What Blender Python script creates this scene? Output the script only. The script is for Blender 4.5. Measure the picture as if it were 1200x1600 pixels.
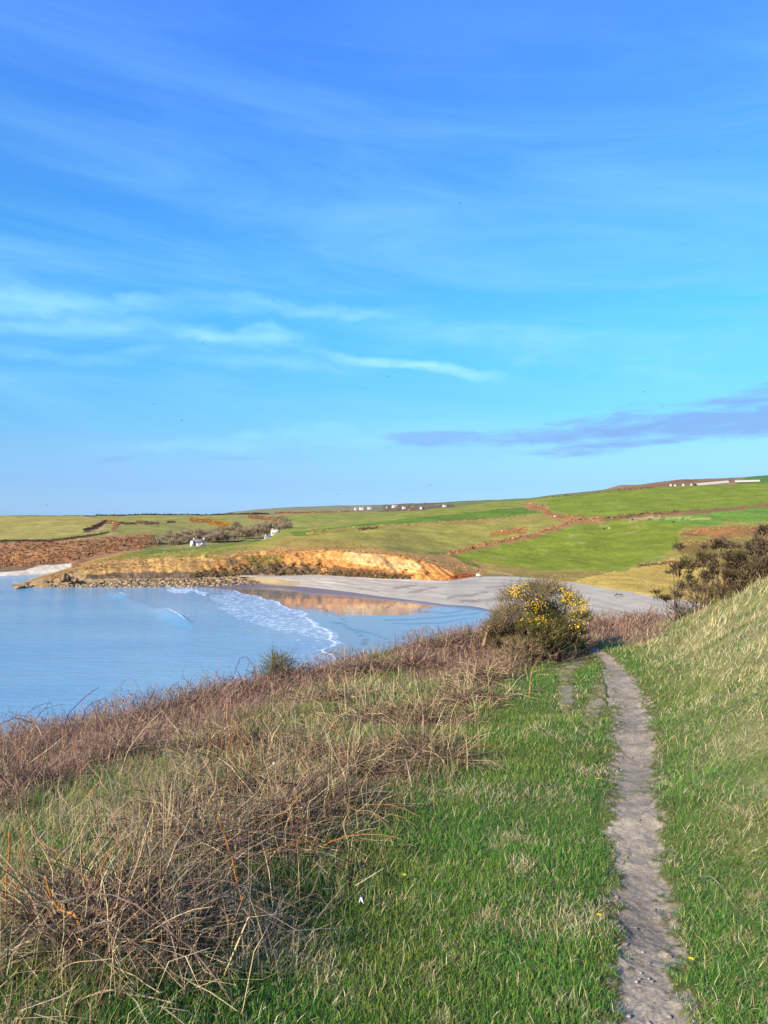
import bpy, math, random
import numpy as np
from mathutils import Vector

R = math.radians
rng = np.random.default_rng(7)
random.seed(7)
for _o in list(bpy.data.objects):
    bpy.data.objects.remove(_o)
SC = bpy.context.scene
COL = SC.collection

# ------------------------------------------------------------------ camera
CAMZ, F, HOR, CX = 33.0, 1155.0, 812.0, 600.0
cam = bpy.data.cameras.new('camera')
cam.sensor_fit = 'VERTICAL'
cam.sensor_height = 36.0
cam.lens = F / 1600.0 * 36.0
cam.clip_start = 0.05
cam.clip_end = 60000
camo = bpy.data.objects.new('camera', cam)
COL.objects.link(camo)
camo.location = (0, 0, CAMZ)
camo.rotation_euler = (R(90) + math.atan((HOR - 800.0) / F), 0, 0)
SC.camera = camo

# ------------------------------------------------------------------ sun, sky, exposure
SUN_EL, SUN_AZ = 27.0, 222.0          # azimuth clockwise from +Y (the view axis)
sv = Vector((math.sin(R(SUN_AZ)) * math.cos(R(SUN_EL)), math.cos(R(SUN_AZ)) * math.cos(R(SUN_EL)), math.sin(R(SUN_EL))))
sun = bpy.data.lights.new('sun', 'SUN')
sun.energy = 4.0
sun.angle = R(0.6)
sun.color = (1.0, 0.86, 0.68)
suno = bpy.data.objects.new('sun', sun)
COL.objects.link(suno)
suno.location = (-40, -40, 120)
suno.rotation_euler = (-sv).to_track_quat('-Z', 'Y').to_euler()
SC.view_settings.view_transform = 'Standard'
SC.view_settings.look = 'None'
SC.view_settings.exposure = 1.43
SC.view_settings.gamma = 1.0
SC.view_settings.use_curve_mapping = False

world = bpy.data.worlds.new('World')
SC.world = world
world.use_nodes = True
WN = world.node_tree
WN.nodes.clear()


class NG:
    """tiny helper to write node maths as calls"""
    def __init__(s, nt):
        s.nt = nt

    def n(s, typ, **kw):
        nd = s.nt.nodes.new(typ)
        for k, v in kw.items():
            setattr(nd, k, v)
        return nd

    def link(s, a, b):
        s.nt.links.new(a, b)

    def put(s, sock, v):
        if isinstance(v, bpy.types.NodeSocket):
            s.nt.links.new(v, sock)
        else:
            sock.default_value = v

    def m(s, op, a, b=None, c=None, clamp=False):
        nd = s.n('ShaderNodeMath', operation=op)
        nd.use_clamp = clamp
        s.put(nd.inputs[0], a)
        if b is not None:
            s.put(nd.inputs[1], b)
        if c is not None:
            s.put(nd.inputs[2], c)
        return nd.outputs[0]

    def vec(s, x, y, z):
        nd = s.n('ShaderNodeCombineXYZ')
        s.put(nd.inputs[0], x); s.put(nd.inputs[1], y); s.put(nd.inputs[2], z)
        return nd.outputs[0]

    def noise(s, v, scale, detail=4, rough=0.55, dist=0.0):
        nd = s.n('ShaderNodeTexNoise')
        if v is not None:
            s.put(nd.inputs['Vector'], v)
        nd.inputs['Scale'].default_value = scale
        nd.inputs['Detail'].default_value = detail
        nd.inputs['Roughness'].default_value = rough
        nd.inputs['Distortion'].default_value = dist
        return nd.outputs['Fac']

    def ramp(s, v, a, b, lo=0.0, hi=1.0):
        nd = s.n('ShaderNodeMapRange', interpolation_type='SMOOTHSTEP')
        s.put(nd.inputs[0], v)
        nd.inputs[1].default_value = a
        nd.inputs[2].default_value = b
        nd.inputs[3].default_value = lo
        nd.inputs[4].default_value = hi
        return nd.outputs[0]

    def mix(s, f, a, b, mode='MIX'):
        nd = s.n('ShaderNodeMix', data_type='RGBA', blend_type=mode)
        s.put(nd.inputs[0], f)
        s.put(nd.inputs[6], a if isinstance(a, bpy.types.NodeSocket) else tuple(a) + (1,))
        s.put(nd.inputs[7], b if isinstance(b, bpy.types.NodeSocket) else tuple(b) + (1,))
        return nd.outputs[2]


def azel(px, py):
    az = math.atan((px - CX) / F)
    return az, math.atan((HOR - py) / F * math.cos(az))


def build_world():
    g = NG(WN)
    out = g.n('ShaderNodeOutputWorld')
    bg = g.n('ShaderNodeBackground')
    bg.inputs[1].default_value = 0.085
    g.link(bg.outputs[0], out.inputs[0])
    sky = g.n('ShaderNodeTexSky', sky_type='NISHITA')
    sky.sun_disc = False
    sky.sun_elevation = R(SUN_EL)
    sky.sun_rotation = R(SUN_AZ)
    sky.altitude = 30
    sky.air_density = 1.0
    sky.dust_density = 0.35
    sky.ozone_density = 2.2
    tc = g.n('ShaderNodeTexCoord')
    sp = g.n('ShaderNodeSeparateXYZ')
    g.link(tc.outputs['Generated'], sp.inputs[0])
    x, y, z = sp.outputs
    az = g.m('ARCTAN2', x, y)
    el = g.m('ARCSINE', z)
    hs = g.n('ShaderNodeHueSaturation')
    hs.inputs['Hue'].default_value = 0.5
    hs.inputs['Saturation'].default_value = 1.32
    hs.inputs['Value'].default_value = 1.0
    g.link(sky.outputs[0], hs.inputs['Color'])
    # clear-air colour by height above the horizon, the same all the way round
    cr = g.n('ShaderNodeValToRGB')
    stops = [(.0, (.27, .46, 1.0)), (.045, (.27, .40, .72)), (.097, (.38, .52, .66)), (.18, (.46, .72, .76)), (.263, (.58, .92, .90)), (.343, (.72, 1.0, 1.02)), (.485, (1.08, 1.08, 1.28)), (.6, (1.4, 1.16, 1.55)), (1.0, (1.5, 1.2, 1.7))]
    els = cr.color_ramp.elements
    while len(els) < len(stops):
        els.new(0.5)
    for e, (p, cc) in zip(els, stops):
        e.position = p
    for e, (p, cc) in zip(els, stops):
        e.color = cc + (1,)
    g.link(el, cr.inputs[0])
    c = g.mix(1.0, hs.outputs[0], (0.92, 1.0, 1.10), 'MULTIPLY')
    c = g.mix(1.0, c, cr.outputs[0], 'MULTIPLY')
    # thin cirrus veil, all round the sky
    v1 = g.vec(g.m('MULTIPLY', az, 1.1), g.m('MULTIPLY', g.m('ADD', el, g.m('MULTIPLY', az, 0.10)), 8.5), 0.3)
    n1 = g.noise(v1, 1.5, 7, 0.6, 0.6)
    band = g.m('MULTIPLY', g.ramp(el, 0.07, 0.17), g.ramp(el, 0.75, 0.27, 0.0, 1.0))
    veil = g.m('MULTIPLY', g.ramp(n1, 0.36, 0.74), band)
    c = g.mix(g.m('MULTIPLY', veil, 0.45), c, (1.55, 3.4, 4.8))
    # longer brush strokes higher up
    v2 = g.vec(g.m('MULTIPLY', g.m('ADD', az, g.m('MULTIPLY', el, 0.9)), 1.6), g.m('MULTIPLY', el, 2.6), 4.0)
    n2 = g.noise(v2, 2.0, 6, 0.6, 0.9)
    c = g.mix(g.m('MULTIPLY', g.ramp(n2, 0.46, 0.80), 0.16), c, (0.9, 2.2, 4.8))
    # the brighter streaks of the veil
    def streak(p0, p1, wid, strength, col, c):
        a0, e0 = azel(*p0); a1, e1 = azel(*p1)
        sl = (e1 - e0) / (a1 - a0)
        t = g.m('DIVIDE', g.m('SUBTRACT', az, a0), a1 - a0)
        wob = g.m('MULTIPLY', g.m('SUBTRACT', g.noise(g.vec(g.m('MULTIPLY', az, 6.0), g.m('MULTIPLY', el, 10.0), 2.0), 1.5, 4), 0.5), wid * 4.0)
        d = g.m('ABSOLUTE', g.m('ADD', g.m('SUBTRACT', el, g.m('ADD', g.m('MULTIPLY', g.m('SUBTRACT', az, a0), sl), e0)), wob))
        f = g.ramp(d, wid, wid * 0.1)
        ends = g.m('MULTIPLY', g.ramp(t, -0.08, 0.3), g.ramp(t, 1.05, 0.55))
        br = g.ramp(g.noise(g.vec(g.m('MULTIPLY', az, 9.0), g.m('MULTIPLY', el, 40.0), 7.0), 1.3, 5), 0.25, 0.7, 0.35, 1.0)
        k = g.m('MULTIPLY', g.m('MULTIPLY', g.m('MULTIPLY', f, ends), br), strength)
        return g.mix(k, c, col)
    W = (1.9, 4.0, 4.9)
    c = streak((490, 547), (830, 594), 0.010, 0.95, W, c)
    c = streak((250, 510), (520, 545), 0.022, 0.68, W, c)
    c = streak((-160, 452), (360, 478), 0.014, 0.55, W, c)
    c = streak((-100, 505), (330, 498), 0.012, 0.4, W, c)
    c = streak((300, 470), (700, 486), 0.016, 0.5, W, c)
    c = streak((560, 520), (1250, 545), 0.03, 0.3, W, c)
    c = streak((300, 560), (620, 575), 0.012, 0.35, W, c)
    c = streak((100, 690), (900, 655), 0.022, 0.35, W, c)
    c = streak((-100, 545), (420, 555), 0.016, 0.3, W, c)
    # the lavender bank of low cloud on the right, and its smaller outliers
    nz = g.noise(g.vec(g.m('MULTIPLY', az, 4.0), g.m('MULTIPLY', el, 22.0), 1.0), 1.7, 7, 0.6)
    def cloud(p0, wa, we, slope, strength, c):
        a0, e0 = azel(*p0)
        da = g.m('DIVIDE', g.m('SUBTRACT', az, a0), wa)
        de = g.m('DIVIDE', g.m('SUBTRACT', el, g.m('ADD', g.m('MULTIPLY', g.m('SUBTRACT', az, a0), slope), e0)), we)
        q = g.m('SUBTRACT', 1.0, g.m('ADD', g.m('MULTIPLY', da, da), g.m('MULTIPLY', de, de)))
        q = g.m('ADD', q, g.m('MULTIPLY', g.m('SUBTRACT', nz, 0.52), 3.2))
        k = g.m('MULTIPLY', g.ramp(q, 0.1, 0.85), strength)
        return g.mix(k, c, (1.12, 2.0, 3.8))
    c = cloud((1110, 652), 0.30, 0.034, 0.10, 0.85, c)
    c = cloud((880, 682), 0.16, 0.018, 0.02, 0.75, c)
    c = cloud((680, 686), 0.10, 0.013, 0.01, 0.62, c)
    c = cloud((1010, 690), 0.07, 0.008, 0.08, 0.5, c)
    c = cloud((175, 718), 0.035, 0.007, 0.1, 0.5, c)
    c = cloud((350, 716), 0.07, 0.004, 0.0, 0.4, c)
    # pale milky band near the horizon
    c = g.mix(g.ramp(el, 0.14, 0.0, 0.0, 0.45), c, (1.75, 2.9, 4.6))
    g.link(c, bg.inputs[0])


build_world()

# ------------------------------------------------------------------ numeric helpers
def lin(c):
    c = np.asarray(c, float) / 255.0
    return np.where(c <= 0.04045, c / 12.92, ((c + 0.055) / 1.055) ** 2.4)


KALB = 0.50


def S(r, g, b, k=KALB):
    return lin((r, g, b)) * k


def hash2(ix, iy, seed):
    h = (ix.astype(np.int64) * 374761393 + iy.astype(np.int64) * 668265263 + seed * 1274126177) & 0xFFFFFFFF
    h = ((h ^ (h >> 13)) * 1274126177) & 0xFFFFFFFF
    h = (h ^ (h >> 16)) & 0xFFFFFF
    return h / float(0xFFFFFF)


def vnoise(x, y, seed=0):
    x = np.asarray(x, float); y = np.asarray(y, float)
    ix = np.floor(x); iy = np.floor(y)
    fx = x - ix; fy = y - iy
    fx = fx * fx * (3 - 2 * fx); fy = fy * fy * (3 - 2 * fy)
    a = hash2(ix, iy, seed); b = hash2(ix + 1, iy, seed)
    c = hash2(ix, iy + 1, seed); d = hash2(ix + 1, iy + 1, seed)
    return (a * (1 - fx) + b * fx) * (1 - fy) + (c * (1 - fx) + d * fx) * fy


def fbm(x, y, seed=0, oct=4, rough=0.5):
    s = 0; a = 1; t = 0
    for i in range(oct):
        s = s + a * vnoise(np.asarray(x) * 2 ** i, np.asarray(y) * 2 ** i, seed + 17 * i)
        t += a; a *= rough
    return s / t            # 0..1


def inside(px, py, poly):
    px = np.asarray(px); py = np.asarray(py)
    r = np.zeros(px.shape, bool)
    n = len(poly)
    for i in range(n):
        x0, y0 = poly[i]; x1, y1 = poly[(i + 1) % n]
        if y0 == y1:
            continue
        cnd = ((y0 > py) != (y1 > py)) & (px < (x1 - x0) * (py - y0) / (y1 - y0) + x0)
        r ^= cnd
    return r


def P(px, py, Y):
    return np.array(((px - CX) / F * Y, Y, CAMZ - (py - HOR) / F * Y))


# ------------------------------------------------------------------ object helpers
def tag(o, label=None, cat=None, group=None, kind=None):
    if label: o['label'] = label
    if cat: o['category'] = cat
    if group: o['group'] = group
    if kind: o['kind'] = kind
    return o


def mesh_data(name, V, tris=None, quads=None, col=None, smooth=False):
    V = np.ascontiguousarray(V, np.float32)
    tris = np.zeros((0, 3), np.int32) if tris is None or len(tris) == 0 else np.asarray(tris, np.int32)
    quads = np.zeros((0, 4), np.int32) if quads is None or len(quads) == 0 else np.asarray(quads, np.int32)
    me = bpy.data.meshes.new(name)
    nl = tris.size + quads.size
    npoly = len(tris) + len(quads)
    me.vertices.add(len(V)); me.loops.add(nl); me.polygons.add(npoly)
    me.vertices.foreach_set('co', V.ravel())
    me.loops.foreach_set('vertex_index', np.concatenate((tris.ravel(), quads.ravel())).astype(np.int32))
    st = np.concatenate((np.arange(len(tris)) * 3, tris.size + np.arange(len(quads)) * 4)).astype(np.int32)
    me.polygons.foreach_set('loop_start', st)
    if smooth:
        me.polygons.foreach_set('use_smooth', np.ones(npoly, bool))
    if col is not None:
        a = me.color_attributes.new('col', 'FLOAT_COLOR', 'POINT')
        c = np.ones((len(V), 4), np.float32)
        c[:, :3] = col
        a.data.foreach_set('color', c.ravel())
    me.update(calc_edges=True)
    return me


def obj(name, me, mat=None, parent=None, loc=None):
    o = bpy.data.objects.new(name, me)
    COL.objects.link(o)
    if mat is not None and me is not None and len(me.materials) == 0:
        me.materials.append(mat)
    if parent is not None:
        o.parent = parent
    if loc is not None:
        o.location = loc
    return o


def empty(name, loc, rz=0.0):
    o = bpy.data.objects.new(name, None)
    COL.objects.link(o)
    o.location = loc
    o.rotation_euler = (0, 0, rz)
    o.empty_display_size = 0.1
    return o


def copy_tree(o, parent=None):
    c = o.copy()
    COL.objects.link(c)
    if parent is not None:
        c.parent = parent
    for ch in [k for k in bpy.data.objects if k.parent == o]:
        copy_tree(ch, c)
    return c


class MB:
    """collects shapes for ONE mesh"""
    def __init__(s):
        s.V = []; s.T = []; s.Q = []; s.C = []; s.n = 0

    def add(s, V, T=None, Q=None, col=(0.5, 0.5, 0.5)):
        V = np.asarray(V, float)
        if T is not None and len(T): s.T.append(np.asarray(T, int) + s.n)
        if Q is not None and len(Q): s.Q.append(np.asarray(Q, int) + s.n)
        c = np.asarray(col, float)
        s.C.append(np.broadcast_to(c, (len(V), 3)).copy())
        s.V.append(V); s.n += len(V)
        return s

    def box(s, x0, x1, y0, y1, z0, z1, col=(0.5, 0.5, 0.5)):
        V = [(x, y, z) for x in (x0, x1) for y in (y0, y1) for z in (z0, z1)]
        Q = [(0, 1, 3, 2), (4, 6, 7, 5), (0, 4, 5, 1), (2, 3, 7, 6), (0, 2, 6, 4), (1, 5, 7, 3)]
        return s.add(V, Q=Q, col=col)

    def tube(s, pts, rad, sides=5, col=(0.5, 0.5, 0.5), cap=True):
        V, Q, T = tube_arrays(pts, rad, sides)
        return s.add(V, T=T, Q=Q, col=col if np.ndim(col) == 1 else np.repeat(np.asarray(col), sides, 0))

    def data(s, name, smooth=False):
        return mesh_data(name, np.concatenate(s.V), np.concatenate(s.T) if s.T else None,
                         np.concatenate(s.Q) if s.Q else None, np.concatenate(s.C), smooth)

    def build(s, name, mat, parent=None, loc=None, smooth=False):
        return obj(name, s.data(name, smooth), mat, parent, loc)


def tube_arrays(pts, rad, sides=5):
    pts = np.asarray(pts, float)
    n = len(pts)
    rad = np.broadcast_to(np.asarray(rad, float), (n,))
    tg = np.gradient(pts, axis=0)
    tg /= np.linalg.norm(tg, axis=1)[:, None] + 1e-9
    ref = np.array((0.31, 0.17, 0.93)) if abs(tg[0][2]) < 0.9 else np.array((0.93, 0.2, 0.1))
    a = np.cross(tg, ref); a /= np.linalg.norm(a, axis=1)[:, None] + 1e-9
    b = np.cross(tg, a)
    th = np.arange(sides) / sides * 2 * math.pi
    V = pts[:, None, :] + rad[:, None, None] * (np.cos(th)[None, :, None] * a[:, None, :] + np.sin(th)[None, :, None] * b[:, None, :])
    Q = []
    for i in range(n - 1):
        for k in range(sides):
            k2 = (k + 1) % sides
            Q.append((i * sides + k, i * sides + k2, (i + 1) * sides + k2, (i + 1) * sides + k))
    T = []
    for k in range(1, sides - 1):
        T.append((0, k + 1, k)); o = (n - 1) * sides; T.append((o, o + k, o + k + 1))
    return V.reshape(-1, 3), Q, T


def smooth_path(pts, m=6):
    """Catmull-Rom through the points"""
    p = [np.asarray(q, float) for q in pts]
    if len(p) == 2:
        return np.array([p[0] + (p[1] - p[0]) * t for t in np.linspace(0, 1, m + 1)])
    p = [2 * p[0] - p[1]] + p + [2 * p[-1] - p[-2]]
    out = []
    for i in range(1, len(p) - 2):
        for t in np.arange(m) / m:
            a, b, c, d = p[i - 1:i + 3]
            out.append(0.5 * (2 * b + (c - a) * t + (2 * a - 5 * b + 4 * c - d) * t * t + (3 * b - a - 3 * c + d) * t ** 3))
    out.append(p[-2])
    return np.array(out)


# ------------------------------------------------------------------ materials
def mat_vcol(name, rough=0.9, nscale=0.0, namp=0.0, bscale=0.0, bstr=0.0, bdist=0.05, translucent=0.0, spec=0.2, n2scale=0.0, n2amp=0.0):
    m = bpy.data.materials.new(name)
    m.use_nodes = True
    nt = m.node_tree; nt.nodes.clear()
    g = NG(nt)
    out = g.n('ShaderNodeOutputMaterial')
    at = g.n('ShaderNodeVertexColor', layer_name='col')
    c = at.outputs[0]
    geo = g.n('ShaderNodeNewGeometry')
    pos = geo.outputs['Position']
    for sc, am in ((nscale, namp), (n2scale, n2amp)):
        if am > 0:
            f = g.ramp(g.noise(pos, sc, 5, 0.6), 0.25, 0.75, 1 - am, 1 + am)
            cc = g.n('ShaderNodeVectorMath', operation='SCALE')
            g.link(c, cc.inputs[0]); g.link(f, cc.inputs['Scale'])
            c = cc.outputs[0]
    p = g.n('ShaderNodeBsdfPrincipled')
    g.link(c, p.inputs['Base Color'])
    p.inputs['Roughness'].default_value = rough
    p.inputs['Specular IOR Level'].default_value = spec
    if bstr > 0:
        b = g.n('ShaderNodeBump')
        b.inputs['Strength'].default_value = bstr
        b.inputs['Distance'].default_value = bdist
        g.link(g.noise(pos, bscale, 6, 0.65), b.inputs['Height'])
        g.link(b.outputs[0], p.inputs['Normal'])
    if translucent > 0:
        tr = g.n('ShaderNodeBsdfTranslucent')
        g.link(c, tr.inputs[0])
        mx = g.n('ShaderNodeMixShader')
        mx.inputs[0].default_value = translucent
        g.link(p.outputs[0], mx.inputs[1]); g.link(tr.outputs[0], mx.inputs[2])
        g.link(mx.outputs[0], out.inputs[0])
    else:
        g.link(p.outputs[0], out.inputs[0])
    return m


M_land = mat_vcol('land_cover', 0.95, 0.045, 0.22, 0.35, 0.7, 0.8, n2scale=0.3, n2amp=0.22, spec=0.05)
M_rock = mat_vcol('cliff_earth', 0.95, 0.22, 0.35, 0.5, 0.9, 1.1, n2scale=0.9, n2amp=0.3, spec=0.1)
M_shingle = mat_vcol('shingle', 0.9, 0.10, 0.10, 1.8, 0.6, 0.25, n2scale=2.5, n2amp=0.22, spec=0.15)
M_soil = mat_vcol('soil', 0.95, 3.0, 0.16, 60.0, 0.6, 0.012, n2scale=70.0, n2amp=0.30, spec=0.1)
M_blade = mat_vcol('grass_blade', 0.6, translucent=0.35, spec=0.18)
M_dry = mat_vcol('dry_stalk', 0.75, translucent=0.22, spec=0.12)
M_cane = mat_vcol('woody_cane', 0.7, 60.0, 0.25, spec=0.2)
M_scrub = mat_vcol('scrub', 0.95, 0.6, 0.15, spec=0.02)
M_plain = mat_vcol('plain_paint', 0.7, spec=0.2)
M_stone = mat_vcol('stone', 0.9, 6.0, 0.2, 20.0, 0.4, 0.02, spec=0.15)
M_petal = mat_vcol('petal', 0.6, translucent=0.3, spec=0.1)
M_bird = mat_vcol('feather', 0.8, spec=0.1)

# ------------------------------------------------------------------ FAR LAND: lofted hillsides
def zY(y, Y):
    return CAMZ - (y - HOR) / F * Y


def fromz(x, y, z):
    return (x, (CAMZ - z) * F / (y - HOR), z)


def fromY(x, y, Y):
    return (x, Y, zY(y, Y))


class Hill:
    def __init__(s, lines, rows, x0, x1, dx=1.6, smx=12, smr=5):
        xs = np.arange(x0, x1 + dx, dx)
        Ys, Zs = [], []
        for L in lines:
            L = sorted(L)
            kx = [p[0] for p in L]
            Y = np.interp(xs, kx, [p[1] for p in L]); Z = np.interp(xs, kx, [p[2] for p in L])
            k = max(1, int(smx / dx))
            ker = np.hanning(2 * k + 3); ker /= ker.sum()
            Y = np.convolve(np.pad(Y, k + 1, mode='edge'), ker, 'valid'); Z = np.convolve(np.pad(Z, k + 1, mode='edge'), ker, 'valid')
            Ys.append(Y); Zs.append(Z)
        Ys = np.array(Ys); Zs = np.array(Zs)
        tt = np.concatenate([i + np.arange(r) / r for i, r in enumerate(rows)] + [[len(rows)]])
        i = np.minimum(tt.astype(int), len(rows) - 1); f = (tt - i)[:, None]
        Y = Ys[i] * (1 - f) + Ys[i + 1] * f
        Z = Zs[i] * (1 - f) + Zs[i + 1] * f
        if smr > 0:
            ker = np.hanning(2 * smr + 1); ker /= ker.sum()
            def sm(A):
                B = np.pad(A, ((smr, smr), (0, 0)), mode='edge')
                return sum(ker[j] * B[j:j + len(A)] for j in range(2 * smr + 1))
            Y2, Z2 = sm(Y), sm(Z)
            Y, Z = Y2, Z2
        s.xs = xs; s.t = tt[:, None] + np.zeros_like(Y)
        s.X = (xs[None, :] - CX) / F * Y; s.Y = Y; s.Z = Z
        s.px = xs[None, :] + np.zeros_like(Y)
        s.update()
        s.col = np.zeros(Y.shape + (3,))

    def update(s):
        s.py = HOR - (s.Z - CAMZ) / s.Y * F

    def paint(s, poly, c, jit=3.0, scale=14.0, var=0.10, edge=None, seed=1, mask=None, alpha=1.0):
        jx = (fbm(s.px / scale, s.py / scale * 2.2, seed, 3) - .5) * 2 * jit * 2.4
        jy = (fbm(s.px / scale + 31, s.py / scale * 2.2, seed + 5, 3) - .5) * 2 * jit
        m = inside(s.px + jx, s.py + jy, poly)
        if mask is not None:
            m &= mask
        v = 1 + var * 2 * (fbm(s.X / 18, s.Y / 40, seed + 9, 4) - .5)
        s.col[m] = (1 - alpha) * s.col[m] + alpha * (np.asarray(c)[None, :] * v[m][:, None])

    def line(s, pts, w, c, jit=1.0, seed=3, alpha=1.0):
        """strip of land cover of half width w px along a polyline"""
        d = np.full(s.px.shape, 1e9)
        jy = (fbm(s.px / 9, s.py / 5, seed, 3) - .5) * 2 * jit
        X, Yp = s.px, s.py + jy
        for (a, b) in zip(pts[:-1], pts[1:]):
            ax, ay = a; bx, by = b
            L = (bx - ax) ** 2 + (by - ay) ** 2
            t = np.clip(((X - ax) * (bx - ax) + (Yp - ay) * (by - ay)) / L, 0, 1)
            d = np.minimum(d, np.hypot(X - ax - t * (bx - ax), Yp - ay - t * (by - ay)))
        m = d < w
        s.col[m] = (1 - alpha) * s.col[m] + alpha * np.asarray(c)[None, :]

    def surf(s, px, py):
        c = int(np.clip(round((px - s.xs[0]) / (s.xs[1] - s.xs[0])), 0, len(s.xs) - 1))
        colm = s.py[:, c]
        k = int(np.argmax(colm <= py)) if (colm <= py).any() else int(np.argmin(colm))
        return np.array((s.X[k, c], s.Y[k, c], s.Z[k, c]))

    def build(s, name, mat):
        nr, nc = s.X.shape
        V = np.stack((s.X, s.Y, s.Z), -1).reshape(-1, 3)
        a = (np.arange(nr - 1)[:, None] * nc + np.arange(nc - 1)[None, :]).ravel()
        Q = np.stack((a, a + 1, a + nc + 1, a + nc), -1)
        o = obj(name, mesh_data(name, V, quads=Q, col=s.col.reshape(-1, 3), smooth=True), mat)
        o['kind'] = 'structure'
        return o


# colours seen on the sunlit far side of the bay (as albedo)
C_bright = S(144, 160, 60); C_field = S(148, 162, 56); C_yel = S(180, 172, 84); C_up = S(158, 164, 76)
C_bracken = S(186, 144, 94); C_hedge = S(150, 112, 74); C_yellow = S(222, 192, 98); C_rough = S(172, 158, 80)
C_orange = S(214, 156, 90); C_pale = S(230, 190, 126); C_dark = S(142, 120, 94); C_slope = S(200, 160, 98)
C_hgrass = S(168, 160, 80); C_lfield = S(120, 152, 58); C_bslope = S(188, 144, 100); C_bfield = S(188, 176, 96)
C_bfield2 = S(172, 168, 92); C_gorse = S(204, 152, 40); C_far = S(142, 144, 112); C_dhill = S(166, 146, 104)
C_shing = S(200, 192, 172); C_path = S(206, 176, 124)

# ---- front land: headland with the orange cliff, then the long green hillside on the right
base = [fromz(*q) for q in ((30, 916.5, 0.2), (60, 914.5, .8), (110, 910, 1.6), (200, 906, 2), (300, 903, 2.4), (400, 899, 3), (500, 899, 4), (600, 904, 4.2), (700, 908, 4.2),
        (740, 902, 5), (760, 900, 5), (850, 903, 5), (950, 919, 5), (1050, 936, 5), (1200, 950, 5), (1700, 975, 5))]
toe = [(x, Y - 6, -2.5) for (x, Y, z) in base]
bY = lambda x: float(np.interp(x, [p[0] for p in base], [p[1] for p in base]))
crest = [fromY(x, y, bY(x) + sb) for (x, y, sb) in ((30, 914, 5), (60, 909, 8), (90, 899, 12), (110, 891, 16), (150, 880, 22), (200, 873, 26), (300, 868, 22), (400, 862, 15), (500, 859, 12),
         (600, 865, 12), (650, 873, 11), (690, 886, 10), (720, 895, 10), (760, 897, 14), (850, 899, 16), (950, 910, 20), (1050, 926, 24), (1200, 938, 26), (1700, 960, 26))]
m1 = [fromY(*q) for q in ((30, 913, 380), (110, 887, 415), (150, 873, 422), (200, 862, 430), (300, 856, 455), (400, 845, 485), (430, 838, 490), (500, 845, 455), (600, 852, 440), (700, 873, 420),
      (760, 885, 412), (850, 886, 420), (950, 887, 427), (1050, 892, 400), (1200, 897, 380), (1700, 910, 360))]
m1Y = lambda x: float(np.interp(x, [p[0] for p in m1], [p[1] for p in m1])); m1z = lambda x: float(np.interp(x, [p[0] for p in m1], [p[2] for p in m1]))
low = lambda dY, dz: [(x, m1Y(x) + dY, max(m1z(x) - dz, -3)) for x in (30, 110, 200, 300, 400)]
m2 = low(25, 1.5) + [fromY(*q) for q in ((432, 834, 520), (500, 832, 520), (600, 829, 540), (700, 846, 520), (760, 852, 510), (850, 860, 500), (950, 856, 510), (1050, 851, 520), (1200, 851, 520), (1700, 850, 520))]
m3 = low(60, 8) + [fromY(*q) for q in ((432, 831, 560), (500, 823, 620), (600, 815, 650), (700, 813, 680), (760, 813, 690), (850, 826, 620), (950, 826, 620), (1050, 819, 640), (1200, 813, 660), (1700, 800, 700))]
m4 = low(90, 14) + [fromY(*q) for q in ((432, 829, 600), (500, 818, 700), (600, 808, 800), (700, 792, 900), (760, 785, 950), (850, 777, 1000), (950, 768, 1050), (1050, 759, 1100), (1200, 753, 1150), (1700, 735, 1250))]
m5 = [(x, Y + 120, z - 22) for (x, Y, z) in m4]
A = Hill([toe, base, crest, m1, m2, m3, m4, m5], [5, 58, 22, 24, 24, 34, 5], 20, 1640, 2.0, 14, 3)
# gullies and ribs down the cliff
tA = A.t
cl = np.clip(1 - np.abs(tA - 1.5) / 0.62, 0, 1) ** 0.7
amp = np.interp(A.px, (60, 120, 330, 480, 680, 740, 800), (1.5, 2.0, 3.0, 5.0, 4.6, 2.0, 0.0))
sl = (A.X + (tA - 1.5) * 11.0)
rid = 1 - np.abs(2 * fbm(sl / 6.5, A.Z / 26, 3, 4, 0.55) - 1)
rid2 = fbm(A.X / 2.2, A.Z / 2.0, 8, 3)
A.Y += cl * amp * (2.0 - 3.2 * rid + 1.3 * (rid2 - .5))
edge_w = np.clip(1 - np.abs(tA - 2.0) / 0.25, 0, 1)
A.Z += edge_w * (fbm(A.X / 5, A.X * 0 + 1.7, 12, 4) - .5) * 1.6 * np.clip(amp / 3, 0, 1)
gen = np.clip((tA - 2.1) / 1.2, 0, 1)
A.Z += gen * ((fbm(A.X / 45, A.Y / 60, 21, 4) - .5) * 4.5 + (fbm(A.X / 8, A.Y / 14, 22, 3) - .5) * .9) * np.clip((A.px - 380) / 80, 0.25, 1)
A.update()

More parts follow.
